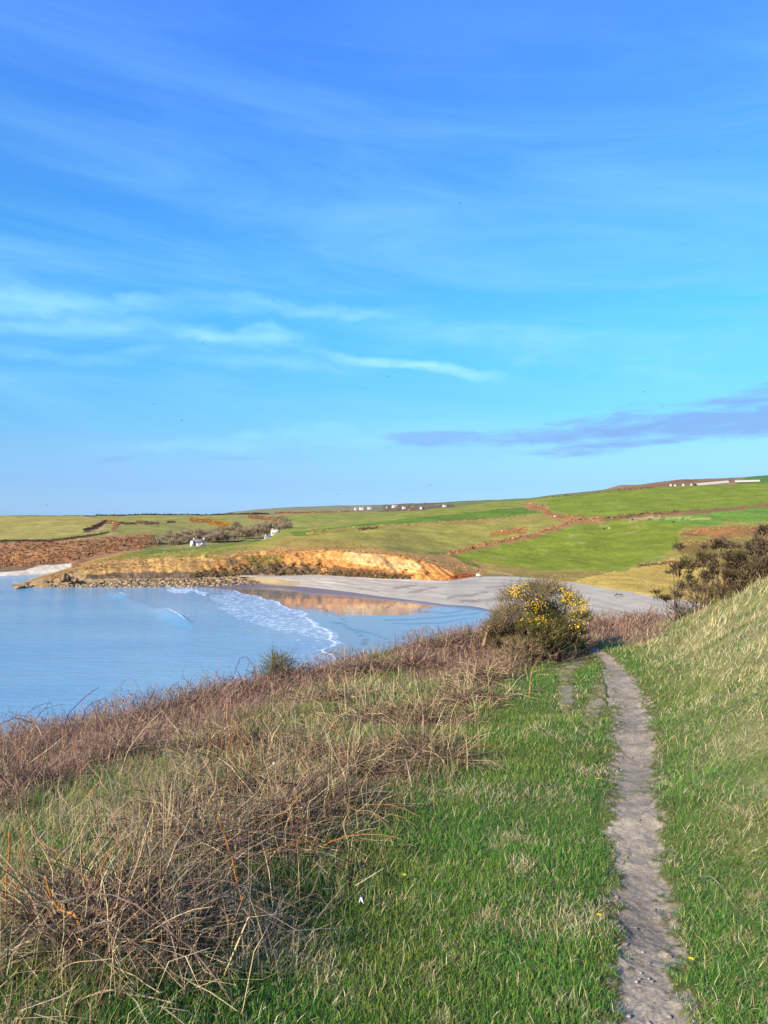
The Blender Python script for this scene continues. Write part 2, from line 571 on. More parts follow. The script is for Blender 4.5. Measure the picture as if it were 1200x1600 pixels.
# ---- left plateau behind the cove, with the bracken slope and the wooded valley
b0 = [(-900, 380, -2), (-400, 405, -2), (0, 420, -2), (110, 452, -2), (230, 505, 4), (300, 535, 10), (430, 600, 14), (600, 700, 20), (800, 850, 30), (1000, 1000, 40)]
b1 = [(-900, 410, 3), (-400, 428, 3)] + [fromY(*q) for q in ((0, 892, 445), (60, 887, 458), (110, 882, 470))] + [(230, 525, 8), (300, 560, 13), (430, 645, 18), (600, 760, 27), (800, 900, 40), (1000, 1050, 50)]
b2 = [fromY(*q) for q in ((-900, 850, 520), (-400, 848, 530), (0, 846, 540), (100, 842, 550), (180, 836, 575), (235, 835, 600), (300, 837, 650), (370, 832, 700), (430, 824, 760), (520, 812, 850), (600, 806, 900), (800, 799, 1000), (1000, 790, 1050))]
b3 = [fromY(*q) for q in ((-900, 808, 900), (-400, 806, 900), (0, 805, 950), (150, 804, 1000), (300, 803, 1050), (400, 802, 1100), (500, 800.5, 1150), (640, 799, 1200), (800, 790, 1250), (1000, 780, 1300))]
b4 = [(x, Y + 150, z - 12) for (x, Y, z) in b3]
B = Hill([b0, b1, b2, b3, b4], [10, 40, 42, 4], -900, 980, 2.4, 16, 4)
bw = np.clip(1 - np.abs(B.t - 1.55) / 0.6, 0, 1)
B.Y += bw * (fbm(B.X / 16, B.Z / 12, 31, 4) - .5) * 14
B.Z += np.clip((B.t - 1.2), 0, 1) * ((fbm(B.X / 50, B.Y / 70, 33, 4) - .5) * 4.0 + (fbm(B.X / 9, B.Y / 16, 34, 3) - .5) * .8)
B.update()

# ---- far ridge with the village, and the high hill on the right
c0 = [(-100, 1290, 34), (330, 1290, 36), (600, 1290, 40), (1000, 1330, 46)]
c1 = [fromY(*q) for q in ((-100, 812, 1700), (300, 806, 1700), (500, 796, 1700), (600, 794, 1700), (760, 788, 1700), (1000, 780, 1700))]
c2 = [fromY(*q) for q in ((-100, 812, 2300), (300, 807, 2300), (340, 803, 2300), (370, 799, 2300), (400, 795.5, 2300), (450, 792, 2300), (500, 790.5, 2300), (560, 789, 2300), (620, 787, 2300), (680, 785, 2300), (740, 782, 2300), (800, 779, 2300), (860, 776, 2300), (1000, 771, 2300))]
c3 = [(x, Y + 400, z - 40) for (x, Y, z) in c2]
Cc = Hill([c0, c1, c2, c3], [14, 22, 4], -90, 990, 1.8, 20, 3)
Cc.Z += (fbm(Cc.X / 70, Cc.Y / 200, 41, 4) - .5) * 4
Cc.update()
d0 = [fromY(*q) for q in ((700, 797, 1180), (850, 784, 1180), (950, 775, 1200), (1050, 766, 1230), (1200, 760, 1280), (1700, 745, 1350))]
d1 = [fromY(*q) for q in ((700, 786, 1450), (850, 777.5, 1450), (950, 767, 1450), (1050, 757, 1450), (1200, 751, 1450), (1700, 738, 1500))]
d2 = [fromY(*q) for q in ((700, 786, 1750), (780, 781, 1750), (830, 777.5, 1750), (870, 773, 1750), (910, 769, 1750), (945, 764.5, 1750), (968, 758, 1750), (1000, 757, 1750), (1040, 752, 1750), (1062, 748.5, 1750), (1100, 748, 1750), (1150, 746, 1750), (1200, 742, 1750), (1300, 736, 1750), (1700, 722, 1800))]
d3 = [(x, Y + 300, z - 50) for (x, Y, z) in d2]
D = Hill([d0, d1, d2, d3], [14, 16, 4], 710, 1690, 1.8, 8, 2)
D.Z += (fbm(D.X / 50, D.Y / 120, 51, 4) - .5) * 3
D.update()

# ------------------------------------------------------------------ land cover
A.col[:] = C_up
V_ALL = [(-2000, 0), (4000, 0), (4000, 2000), (-2000, 2000)]
A.paint([(820, 700), (1700, 700), (1700, 812), (1200, 790), (1060, 806), (930, 815), (860, 796)], C_bright, 1.5, var=.08)
A.paint([(480, 824), (700, 818), (900, 812), (860, 838), (760, 852), (690, 866), (640, 868), (560, 850), (470, 840)], C_yel, 2, var=.16)
A.paint([(560, 838), (660, 840), (640, 862), (560, 850), (480, 842)], S(172, 162, 82), 5, var=.2, seed=4)
A.paint([(455, 832), (620, 812), (840, 790), (850, 800), (760, 812), (600, 822), (460, 840)], S(118, 148, 58), 1.5, var=.08)
A.paint([(690, 870), (800, 846), (930, 815), (1060, 812), (1090, 822), (1060, 852), (1020, 872), (960, 892), (860, 897), (760, 893)], C_field, 3, var=.10, seed=6)
A.paint([(1000, 812), (1060, 806), (1200, 792), (1700, 780), (1700, 815), (1200, 815), (1090, 822)], S(128, 166, 66), 1.5, var=.08)
A.paint([(1060, 826), (1200, 812), (1700, 800), (1700, 900), (1060, 890), (1040, 868), (1060, 850)], C_rough, 5, var=.22, seed=7)
A.paint([(1070, 826), (1190, 822), (1190, 838), (1120, 842), (1062, 836)], S(178, 132, 76), 5, var=.25, seed=8)
A.paint([(1065, 846), (1120, 842), (1130, 858), (1080, 868), (1060, 862)], S(166, 138, 74), 5, var=.25, seed=9)
A.paint([(870, 901), (960, 893), (1050, 874), (1700, 880), (1700, 1100), (1000, 960), (880, 908)], C_yellow, 5, var=.25, seed=10)
A.paint([(690, 868), (760, 878), (850, 892), (960, 891), (880, 912), (740, 905), (680, 880)], S(176, 156, 84), 3, var=.25, seed=11)
A.paint([(640, 866), (700, 862), (740, 880), (760, 893), (700, 886)], S(140, 142, 66), 2, seed=12)
# bracken strips and hedge banks between the fields
A.line([(700, 866), (760, 852), (830, 838), (880, 822), (900, 812)], 4.2, C_bracken, 2, 1)
A.line([(600, 823), (700, 816), (800, 811), (900, 806)], 2.2, S(190, 160, 96), 1.4, 2)
A.line([(480, 834), (540, 826), (600, 822)], 2.0, S(186, 158, 90), 1.4, 22)
A.line([(825, 790), (850, 796), (862, 806), (900, 812), (940, 812)], 6, C_bracken, 3, 3)
A.line([(770, 835), (800, 830), (820, 828)], 5, S(184, 140, 76), 3, 4)
A.line([(940, 812), (1000, 806), (1060, 802), (1130, 797), (1200, 790), (1300, 783)], 2.4, S(160, 122, 86), 1.2, 5)
A.line([(985, 812), (1000, 810), (1030, 808)], 2.4, C_path, 1.5, 6)
A.line([(1040, 810), (1110, 810)], 1.3, S(206, 190, 120), 1.0, 7)
for (u0, v0, u1, v1, w) in ((890, 838, 905, 835, 1.2), (975, 834, 1000, 830, 1.2), (885, 850, 915, 848, 1.0), (935, 824, 950, 821, 1.0), (770, 868, 790, 872, 1), (990, 823, 1008, 822, 1), (840, 857, 855, 862, 1)):
    A.line([(u0, v0), (u1, v1)], w, S(178, 172, 104), 1.0, int(u0))
A.line([(688, 866), (705, 876), (730, 884), (760, 892), (800, 898)], 1.4, C_path, .6, 8)
A.line([(430, 848), (480, 849), (540, 855), (600, 863), (650, 868), (690, 869)], 1.2, S(210, 176, 108), .6, 9)
# headland and cliff
hl = A.px < 452
A.paint([(20, 930), (20, 880), (110, 870), (200, 860), (330, 860), (440, 846), (700, 868), (760, 896), (760, 930)], C_slope, 2, var=.3, seed=13)
A.paint([(150, 876), (200, 862), (300, 856), (420, 838), (450, 840), (440, 852), (330, 870), (240, 872)], C_hgrass, 2, var=.2, seed=14)
A.paint([(215, 864), (240, 857), (320, 849), (402, 836), (410, 846), (330, 857), (232, 866)], C_lfield, .6, var=.06, seed=15)
A.paint([(430, 846), (450, 836), (520, 842), (620, 858), (560, 858), (450, 853)], S(184, 162, 84), 2, seed=16)
cf = (A.t > 0.9) & (A.t < 2.06)
A.paint([(330, 905), (330, 880), (380, 868), (470, 860), (560, 858), (640, 866), (700, 886), (745, 898), (745, 912), (480, 905)], C_orange, 2, var=.25, seed=17, mask=cf)
A.paint([(540, 862), (600, 868), (660, 880), (650, 895), (560, 882), (520, 872)], C_pale, 4, var=.3, seed=18, mask=cf)
A.paint([(480, 862), (545, 866), (535, 880), (490, 874)], S(232, 176, 102), 4, var=.3, seed=181, mask=cf)
A.paint([(380, 868), (440, 866), (445, 880), (390, 886)], S(140, 122, 68), 3, var=.3, seed=19, mask=cf)
A.paint([(20, 930), (20, 905), (110, 897), (250, 894), (380, 893), (430, 882), (500, 886), (500, 910)], C_dark, 3.5, var=.45, seed=20, mask=cf)
A.paint([(520, 884), (600, 892), (650, 900), (600, 906), (520, 902)], S(150, 108, 70), 2.5, var=.4, seed=23, mask=cf)
A.paint([(350, 874), (372, 866), (376, 880), (360, 890)], S(132, 112, 80), 3, var=.4, seed=24, mask=cf)
A.paint([(60, 930), (60, 911), (110, 904.5), (200, 903.5), (300, 902.5), (400, 899), (460, 901), (460, 930)], S(182, 158, 116), 1.5, var=.3, seed=252, mask=A.t < 1.6)
strat = fbm(A.X / 9, A.Z * 1.1, 61, 4)
A.col[cf] *= (0.68 + 0.64 * strat[cf])[:, None]
A.paint([(20, 930), (20, 905), (90, 893), (112, 889), (135, 893), (130, 906), (110, 930)], S(196, 164, 112), 3, var=.5, seed=251)
A.paint([(690, 905), (720, 896), (748, 897), (735, 904)], S(200, 116, 60), 1, seed=25)

B.col[:] = C_bfield2
bs = B.t < 2.02
B.paint([(-900, 1000), (-900, 851), (0, 849), (100, 845), (190, 836), (238, 833), (246, 858), (200, 880), (100, 900)], C_bslope, 2.5, var=.35, seed=26)
B.paint([(-900, 876), (0, 872), (60, 864), (120, 878), (100, 890), (0, 895), (-900, 900)], S(200, 148, 98), 4, var=.4, seed=27)
B.paint([(-900, 880), (0, 884), (30, 886), (110, 878), (110, 884), (0, 900), (-900, 900)], S(150, 126, 96), 2, var=.4, seed=271)
B.paint([(-900, 930), (-900, 893), (0, 895), (40, 890), (60, 884), (112, 880), (112, 930)], S(244, 232, 204), 1.0, var=.08, seed=28)
B.paint([(-900, 845), (0, 843), (60, 841), (140, 832), (160, 824), (150, 811), (100, 806), (-900, 808)], C_bfield, 1.2, var=.12, seed=29)
B.paint([(-900, 808), (100, 806), (150, 808), (160, 800), (-900, 800)], S(116, 118, 84), .8, seed=30)
B.line([(-300, 846), (0, 846), (80, 845), (145, 837), (165, 833)], 1.6, S(122, 92, 72), .8, 31)
B.line([(134, 829), (150, 824), (165, 814)], 3.0, S(108, 84, 76), 1.5, 32)
B.line([(125, 806), (150, 812), (166, 818), (160, 826), (150, 832)], 1.0, S(206, 172, 128), .4, 33)
B.line([(165, 815), (185, 818), (178, 826)], 3.4, S(168, 116, 80), 1.5, 34)
for (u0, v0, u1, v1, w, cc) in ((190, 818, 212, 819, 2, (122, 100, 66)), (215, 816, 247, 818, 2.2, (112, 96, 62)), (262, 816, 273, 816, 1.6, (112, 96, 62)),
                                (300, 812, 345, 816, 3.4, (164, 108, 58)), (330, 818, 375, 824, 3.2, (190, 140, 52)), (390, 806, 450, 814, 3.5, (160, 112, 70)), (400, 800, 430, 802, 2, (150, 120, 80))):
    B.line([(u0, v0), (u1, v1)], w, S(*cc), 2.2, int(u0 + v0))
B.paint([(225, 862), (238, 836), (300, 830), (400, 822), (455, 820), (470, 832), (410, 842), (300, 858)], S(158, 150, 92), 2.0, var=.25, seed=39)
B.line([(335, 814), (358, 817)], 2.0, C_gorse, 1.4, 36)
B.paint([(440, 804), (640, 800), (700, 800), (560, 812), (430, 822)], S(158, 164, 80), 1.5, seed=37)
B.line([(150, 804.5), (250, 803.5), (330, 803.5), (420, 803)], 1.0, S(96, 92, 70), .6, 38)

Cc.col[:] = C_far
Cc.paint([(340, 812), (380, 797), (520, 790), (600, 789), (560, 797)], S(158, 158, 118), 1.2, seed=40)
Cc.paint([(440, 812), (440, 799), (600, 798), (720, 796), (700, 812)], S(182, 150, 104), 1.0, var=.25, seed=41)
Cc.line([(430, 802), (520, 801), (580, 802)], 1.6, S(156, 102, 74), 1, 42)
Cc.paint([(590, 798), (720, 794), (720, 806), (590, 808)], S(154, 112, 84), 1.6, var=.3, seed=43)
Cc.paint([(600, 786), (900, 770), (900, 790), (740, 796), (600, 798)], S(128, 122, 98), 1.0, var=.2, seed=44)
Cc.paint([(720, 786), (860, 777), (860, 786), (740, 792)], S(134, 140, 92), 1.0, var=.2, seed=45)

D.col[:] = C_dhill
D.paint([(700, 800), (700, 778), (900, 768), (1000, 764), (1000, 776), (880, 790)], S(136, 148, 86), 1.0, seed=46)
D.paint([(960, 764), (1040, 754), (1060, 748), (1150, 746), (1150, 754), (1040, 764)], S(158, 124, 92), 1.2, var=.3, seed=47)
D.paint([(965, 770), (1000, 764), (1080, 762), (1060, 770)], S(150, 146, 96), 1.2, seed=48)
D.paint([(1150, 756), (1165, 746), (1210, 738), (1700, 715), (1700, 770)], S(104, 142, 72), .8, var=.08, seed=49)
A.build('hillside', M_land)
o = bpy.data.objects['hillside']
# the cliff face gets its own earthy material
o.data.materials.append(M_rock)
nr, nc = A.X.shape
tq = A.t[:-1, :-1].ravel()
mi = ((tq > 0.2) & (tq < 2.02) & (A.px[:-1, :-1].ravel() < 760)).astype(np.int32)
o.data.polygons.foreach_set('material_index', mi)
B.build('plateau', M_land)
Cc.build('far_ridge', M_land)
D.build('high_hill', M_land)

# ------------------------------------------------------------------ beach, wet sand, sea
tp = [fromz(*q) for q in ((380, 905, 1.2), (430, 912.5, .7), (470, 915, .6), (520, 920, .6), (600, 931, .6), (660, 938, .6), (700, 944, .6), (740, 946, .6), (780, 955, .6), (860, 972, .6), (1000, 1000, .6), (1200, 1050, .6), (1700, 1150, .6))]
tp0 = [(x, Y - 8, -.6) for (x, Y, z) in tp]
cr = [fromz(*q) for q in ((380, 900, 3.2), (430, 902, 3.6), (480, 898, 4.4), (550, 901, 4.4), (620, 904, 4.6), (660, 907, 4.6), (700, 908, 4.8), (740, 901, 5.6), (780, 899.5, 6), (830, 902, 6), (880, 908, 6), (950, 920, 6), (1035, 934, 6), (1200, 955, 6), (1700, 990, 6))]
md = []
for x in (380, 430, 480, 550, 620, 700, 740, 780, 880, 1000, 1200, 1700):
    f = lambda L, k: float(np.interp(x, [p[0] for p in L], [p[k] for p in L]))
    md.append((x, .55 * f(tp, 1) + .45 * f(cr, 1), .6 * f(tp, 2) + .4 * f(cr, 2) + .25))
bk = [(x, Y + 14, 3.2) for (x, Y, z) in cr]
SH = Hill([tp0, tp, md, cr, bk], [4, 34, 34, 8], 375, 1660, 2.0, 16, 3)
rdg = fbm(SH.X / 14, SH.t * 5 + SH.X / 60, 71, 4)
SH.Z += np.clip(SH.t - .9, 0, 1) * np.clip(4 - SH.t, 0, 1) * (rdg - .5) * 1.1
SH.update()
SH.col[:] = C_shing
SH.col *= (0.86 + .28 * fbm(SH.X / 30, SH.t * 9, 73, 4))[..., None]
SH.paint([(380, 920), (380, 900), (430, 904), (470, 910), (460, 918)], S(190, 170, 130), 2, var=.3, seed=74)
SH.line([(560, 903), (640, 906), (700, 909)], 1.6, S(222, 212, 196), 1, 75)
for (u0, v0, u1, v1, w) in ((615, 920, 650, 914, 1.8), (640, 926, 680, 918, 1.6), (700, 934, 760, 926, 2.2), (720, 940, 800, 934, 2), (560, 920, 590, 923, 1.2), (830, 926, 900, 940, 1.6), (760, 918, 800, 914, 1.4)):
    SH.line([(u0, v0), (u1, v1)], w, S(150, 142, 130), 2.0, int(u0), alpha=.6)
SH.build('shingle_beach', M_shingle)['kind'] = 'structure'

# wet sand: almost flat, rising gently from the edge of the swash
sw = [(200, 905), (300, 917), (360, 922), (430, 938), (480, 958), (515, 985), (533, 1005), (524, 1024), (540, 1060), (600, 1120), (700, 1220)]
swY = np.array([CAMZ * F / (y - HOR) for x, y in sw]); swX = np.array([(x - CX) / F * Y for (x, y), Y in zip(sw, swY)])
oi = np.argsort(swY)
def swash(Y, seed=0):
    return np.interp(Y, swY[oi], swX[oi]) + (fbm(Y / 11, Y * 0, 80 + seed, 3) - .5) * 6
gx = np.arange(-190, 210, 1.4); gy = np.arange(95, 400, 1.4)
GX, GY = np.meshgrid(gx, gy)
dd = GX - swash(GY)
sd = np.clip(dd * .007, -1.5, .85) + (fbm(GX / 40, GY / 25, 84, 3) - .5) * .05
spx = CX + GX / GY * F; spy = HOR + (CAMZ - sd) / GY * F
def seg_d(pxa, pya, pts):
    d = np.full(pxa.shape, 1e9)
    for (ax, ay), (bx, by) in zip(pts[:-1], pts[1:]):
        L = (bx - ax) ** 2 + (by - ay) ** 2
        t = np.clip(((pxa - ax) * (bx - ax) + (pya - ay) * (by - ay)) / L, 0, 1)
        d = np.minimum(d, np.hypot(pxa - ax - t * (bx - ax), pya - ay - t * (by - ay)))
    return d
damp = np.clip((np.interp(spx, [440, 480, 560, 640, 700, 740, 800], [920, 928, 934, 942, 949, 953, 962]) - spy) / 5 + .35, 0, 1)
wl = np.zeros_like(dd)
for pts, w in (([(500, 950), (530, 962), (540, 972), (530, 976), (515, 972)], 1.3), ([(535, 975), (560, 990), (572, 1000), (566, 1010)], 1.3), ([(545, 982), (580, 990), (605, 1000)], 1.1), ([(600, 968), (680, 965), (750, 958)], 1.1), ([(640, 955), (700, 958), (752, 950)], 1.0), ([(610, 975), (690, 972), (745, 965)], .9)):
    wl = np.maximum(wl, np.clip(1.4 - seg_d(spx, spy + (fbm(GX / 9, GY / 9, 86, 2) - .5) * 5, pts) / w, 0, 1))
cw = S(158, 150, 146, .5)[None, None, :] * (1 - .75 * wl[..., None])
cw = cw * (1 - damp[..., None]) + S(128, 120, 126, .5)[None, None, :] * damp[..., None]
nr, nc = GX.shape
a = (np.arange(nr - 1)[:, None] * nc + np.arange(nc - 1)[None, :]).ravel()
Q = np.stack((a, a + 1, a + nc + 1, a + nc), -1)
me = mesh_data('wet_sand', np.stack((GX, GY, sd), -1).reshape(-1, 3), quads=Q, col=cw.reshape(-1, 3), smooth=True)
at = me.attributes.new('damp', 'FLOAT', 'POINT'); at.data.foreach_set('value', damp.ravel().astype(np.float32))
def mat_sand():
    m = bpy.data.materials.new('wet_sand'); m.use_nodes = True
    nt = m.node_tree; nt.nodes.clear(); g = NG(nt)
    out = g.n('ShaderNodeOutputMaterial'); p = g.n('ShaderNodeBsdfPrincipled')
    vc = g.n('ShaderNodeVertexColor', layer_name='col'); dm = g.n('ShaderNodeAttribute', attribute_name='damp')
    g.link(vc.outputs[0], p.inputs['Base Color'])
    geo = g.n('ShaderNodeNewGeometry'); sp = g.n('ShaderNodeSeparateXYZ'); g.link(geo.outputs['Position'], sp.inputs[0])
    v = g.vec(g.m('MULTIPLY', sp.outputs[0], .22), g.m('MULTIPLY', sp.outputs[1], .5), 0.0)
    n = g.noise(v, .5, 5, .55)
    g.link(g.m('ADD', g.m('MULTIPLY', dm.outputs['Fac'], .32), g.ramp(n, .4, .7, .03, .11)), p.inputs['Roughness'])
    p.inputs['IOR'].default_value = 1.36
    p.inputs['Specular IOR Level'].default_value = .75
    b = g.n('ShaderNodeBump'); b.inputs['Strength'].default_value = .05; b.inputs['Distance'].default_value = .12
    g.link(g.noise(v, 1.6, 4, .5), b.inputs['Height']); g.link(b.outputs[0], p.inputs['Normal'])
    g.link(p.outputs[0], out.inputs[0])
    return m
obj('wet_sand', me, mat_sand())['kind'] = 'structure'

# the sea: one sheet, finer near the shore, with two small breaking waves raised on it
su = np.concatenate((np.linspace(-2200, -40, 60, endpoint=False), np.arange(-40, 640, 2.8), np.linspace(640, 2600, 60)))
sy = np.concatenate((HOR + np.geomspace(1.6, 60, 30, endpoint=False), np.arange(HOR + 60, 1130, 1.5), np.linspace(1130, 2400, 50)))
UX, UY = np.meshgrid(su, sy)
WY = CAMZ * F / (UY - HOR); WX = (UX - CX) / F * WY
d_shore = WX - swash(WY)
foam = np.zeros_like(WX); WZ = np.zeros_like(WX)
j = (fbm(UX / 16, UY / 7, 90, 4) - .5)
def fpoly(poly, amt, soft=18):
    m = inside(UX + j * 40, UY + j * 14, poly)
    return np.where(m, amt, 0)
foam = np.maximum(foam, fpoly([(345, 922), (400, 930), (440, 941), (484, 960), (518, 986), (534, 1006), (490, 994), (440, 986), (390, 972), (350, 955), (330, 935)], .56))
foam = np.maximum(foam, fpoly([(380, 940), (470, 975), (525, 1006), (520, 1030), (450, 1015), (360, 985)], .36))
foam = np.maximum(foam, fpoly([(245, 919), (325, 922), (320, 929), (270, 926)], .66))
foam = np.maximum(foam, fpoly([(100, 914), (360, 917), (350, 921), (120, 917)], .45))
foam = np.maximum(foam, fpoly([(20, 909), (52, 905), (50, 912), (28, 913)], .6))
foam = np.maximum(foam, np.clip(1 - np.abs(d_shore + 1.2) / 1.6, 0, 1) * .95 * (WY < 345))
foam = np.maximum(foam, np.clip(1 - np.abs(d_shore + 5) / 6, 0, 1) * .5 * (WY < 345))
foam = np.maximum(foam, fpoly([(330, 925), (420, 934), (500, 968), (540, 1008), (530, 1040), (440, 1020), (380, 985), (340, 955)], .27))
for pts_, w_, a_ in (([(335, 945), (400, 968), (470, 1000), (515, 1024)], 3.0, .50), ([(350, 972), (420, 1000), (490, 1030)], 2.4, .40), ([(190, 924), (260, 932), (330, 934)], 1.6, .42), ([(300, 980), (360, 1000), (430, 1030)], 2.0, .30)):
    foam = np.maximum(foam, a_ * np.clip(1.3 - seg_d(UX, UY + j * 16, pts_) / w_, 0, 1))
def breaker(pts, h, fo):
    global foam, WZ
    d = np.full(WX.shape, 1e9); side = np.zeros_like(WX); tt = np.zeros_like(WX)
    wp = [((x - CX) / F * CAMZ * F / (y - HOR), CAMZ * F / (y - HOR)) for x, y in pts]
    n = len(wp) - 1
    for i, ((ax, ay), (bx, by)) in enumerate(zip(wp[:-1], wp[1:])):
        L = (bx - ax) ** 2 + (by - ay) ** 2
        t = np.clip(((WX - ax) * (bx - ax) + (WY - ay) * (by - ay)) / L, 0, 1)
        ex, ey = WX - ax - t * (bx - ax), WY - ay - t * (by - ay)
        e = np.hypot(ex, ey); s_ = np.sign((bx - ax) * ey - (by - ay) * ex)
        up = e < d
        d = np.where(up, e, d); side = np.where(up, s_, side); tt = np.where(up, (i + t) / n, tt)
    en = np.clip(np.sin(np.clip(tt, 0, 1) * math.pi), 0, 1) ** .6
    sdist = d * side
    prof = np.where(sdist < 0, np.exp(-(sdist / 4.5) ** 2), np.exp(-(sdist / 1.5) ** 2))
    WZ += h * prof * en
    foam = np.maximum(foam, fo * en * np.where(sdist > 0, np.clip(1 - sdist / 7.0, 0, 1), np.clip(1 + sdist / 1.6, 0, 1)))
breaker([(243, 951), (262, 955), (280, 964), (298, 976)], 1.3, 1.0)
breaker([(176, 926), (188, 929), (202, 935)], 1.1, 1.0)
breaker([(202, 935), (225, 944), (243, 951)], .45, .25)
breaker([(248, 921), (285, 922), (322, 926)], .5, .8)
near = np.clip((-d_shore) / 12, 0, 1)
WZ += near * ((fbm(WX / 26 + WY / 60, WY / 9, 95, 3) - .5) * .22)
nr, nc = WX.shape
a = (np.arange(nr - 1)[:, None] * nc + np.arange(nc - 1)[None, :]).ravel()
Q = np.stack((a, a + nc, a + nc + 1, a + 1), -1)
me = mesh_data('sea', np.stack((WX, WY, WZ), -1).reshape(-1, 3), quads=Q, smooth=True)
at = me.attributes.new('foam', 'FLOAT', 'POINT'); at.data.foreach_set('value', foam.ravel().astype(np.float32))
def mat_sea():
    m = bpy.data.materials.new('sea_water'); m.use_nodes = True
    nt = m.node_tree; nt.nodes.clear(); g = NG(nt)
    out = g.n('ShaderNodeOutputMaterial'); p = g.n('ShaderNodeBsdfPrincipled')
    fa = g.n('ShaderNodeAttribute', attribute_name='foam')
    geo = g.n('ShaderNodeNewGeometry'); sp = g.n('ShaderNodeSeparateXYZ'); g.link(geo.outputs['Position'], sp.inputs[0])
    x, y = sp.outputs[0], sp.outputs[1]
    # lacy foam: noise cut by the foam density
    v = g.vec(g.m('MULTIPLY', x, .45), g.m('MULTIPLY', y, .33), 0.0)
    n = g.noise(v, 1.0, 8, .72, .5)
    k = g.ramp(g.m('ADD', n, g.m('MULTIPLY', fa.outputs['Fac'], .62)), .74, 1.06)
    k = g.m('MULTIPLY', k, g.ramp(fa.outputs['Fac'], .02, .2))
    big = g.noise(g.vec(g.m('MULTIPLY', x, .012), g.m('MULTIPLY', y, .02), 3.0), 1.0, 4)
    wc = g.mix(g.ramp(big, .35, .7), (.115, .23, .33), (.16, .28, .35))
    k = g.m('MULTIPLY', k, .72)
    c = g.mix(k, wc, (.62, .66, .70))
    g.link(c, p.inputs['Base Color'])
    g.link(g.ramp(k, 0, 1, .12, .8), p.inputs['Roughness'])
    p.inputs['IOR'].default_value = 1.33
    b = g.n('ShaderNodeBump'); b.inputs['Strength'].default_value = .6; b.inputs['Distance'].default_value = .5
    w1 = g.noise(g.vec(g.m('MULTIPLY', g.m('ADD', x, g.m('MULTIPLY', y, .35)), .10), g.m('MULTIPLY', y, .42), 0.0), 1.0, 5, .6)
    w2 = g.noise(g.vec(g.m('MULTIPLY', x, .5), g.m('MULTIPLY', y, 1.3), 5.0), 1.0, 3, .5)
    g.link(g.m('ADD', w1, g.m('ADD', g.m('MULTIPLY', w2, .32), g.m('MULTIPLY', k, .3))), b.inputs['Height'])
    g.link(b.outputs[0], p.inputs['Normal'])
    g.link(p.outputs[0], out.inputs[0])
    return m
obj('sea', me, mat_sea())['kind'] = 'structure'

# ------------------------------------------------------------------ FOREGROUND GROUND
ctrl = np.array([P(*q) for q in (
    (1012, 1600, 2.61), (1000, 1400, 3.6), (985, 1200, 5.77), (982, 1100, 8.3), (962, 1050, 10.5), (935, 1022, 12.6), (900, 1014, 14.0), (975, 990, 16.5), (960, 968, 20.5),
    (700, 1600, 2.6), (760, 1400, 3.55), (790, 1250, 4.9), (800, 1150, 6.6), (830, 1085, 9.0), (850, 1040, 11.6),
    (400, 1600, 2.5), (200, 1600, 2.42), (0, 1600, 2.4), (350, 1420, 3.25), (150, 1420, 3.15), (560, 1350, 3.9), (250, 1275, 4.7), (400, 1230, 5.2), (560, 1190, 6.1),
    (0, 1310, 4.5), (0, 1230, 6.2), (120, 1230, 6.0), (0, 1172, 8.8), (200, 1145, 9.3), (300, 1150, 8.2), (400, 1090, 11.2), (480, 1110, 9.5), (560, 1048, 13.0), (650, 1020, 14.5), (660, 1070, 11.3), (760, 995, 16.0), (780, 1035, 13.2), (700, 1120, 8.6),
    (1200, 1600, 2.55), (1200, 1350, 3.7), (1200, 1100, 5.8), (1200, 1010, 8.0), (1200, 905, 11.5), (1100, 955, 12.6), (1040, 975, 14.4), (1100, 1080, 8.0), (1050, 1180, 5.9), (1060, 1030, 11.0), (1150, 985, 10.0))]
    + [np.array(q) for q in ((-6, -3, 31.4), (0, -3, 31.55), (3, -3, 31.6), (7, -2, 32.8), (7.5, 4, 33.0), (10, 8, 33.4), (9, 12, 32.9), (-6.5, 4, 30.75), (14, 4, 34.6), (13, 13, 33.6))])
def tps_fit(pts, lam=0.02):
    n = len(pts); xy = pts[:, :2]
    r2 = ((xy[:, None] - xy[None]) ** 2).sum(-1)
    K = np.where(r2 > 0, .5 * r2 * np.log(r2 + 1e-12), 0) + lam * np.eye(n)
    Pm = np.c_[np.ones(n), xy]
    Am = np.block([[K, Pm], [Pm.T, np.zeros((3, 3))]])
    return np.linalg.solve(Am, np.r_[pts[:, 2], 0, 0, 0])
TW = tps_fit(ctrl)
def tps(x, y):
    x = np.asarray(x, float); y = np.asarray(y, float)
    out = TW[-3] + TW[-2] * x + TW[-1] * y
    for i, (cx_, cy_, _) in enumerate(ctrl):
        r2 = (x - cx_) ** 2 + (y - cy_) ** 2
        out = out + TW[i] * .5 * r2 * np.log(r2 + 1e-12)
    return out
PLAT = np.array([(-9, -8), (-7.8, 0), (-6.4, 5), (-4.95, 9.2), (-2.2, 11.7), (-.45, 13.5), (.7, 15), (2.2, 17.0), (3.8, 21.5), (6.2, 21.6), (6.5, 17), (6.7, 14.4), (8.5, 13.4), (15, 14), (15, -8)], float)
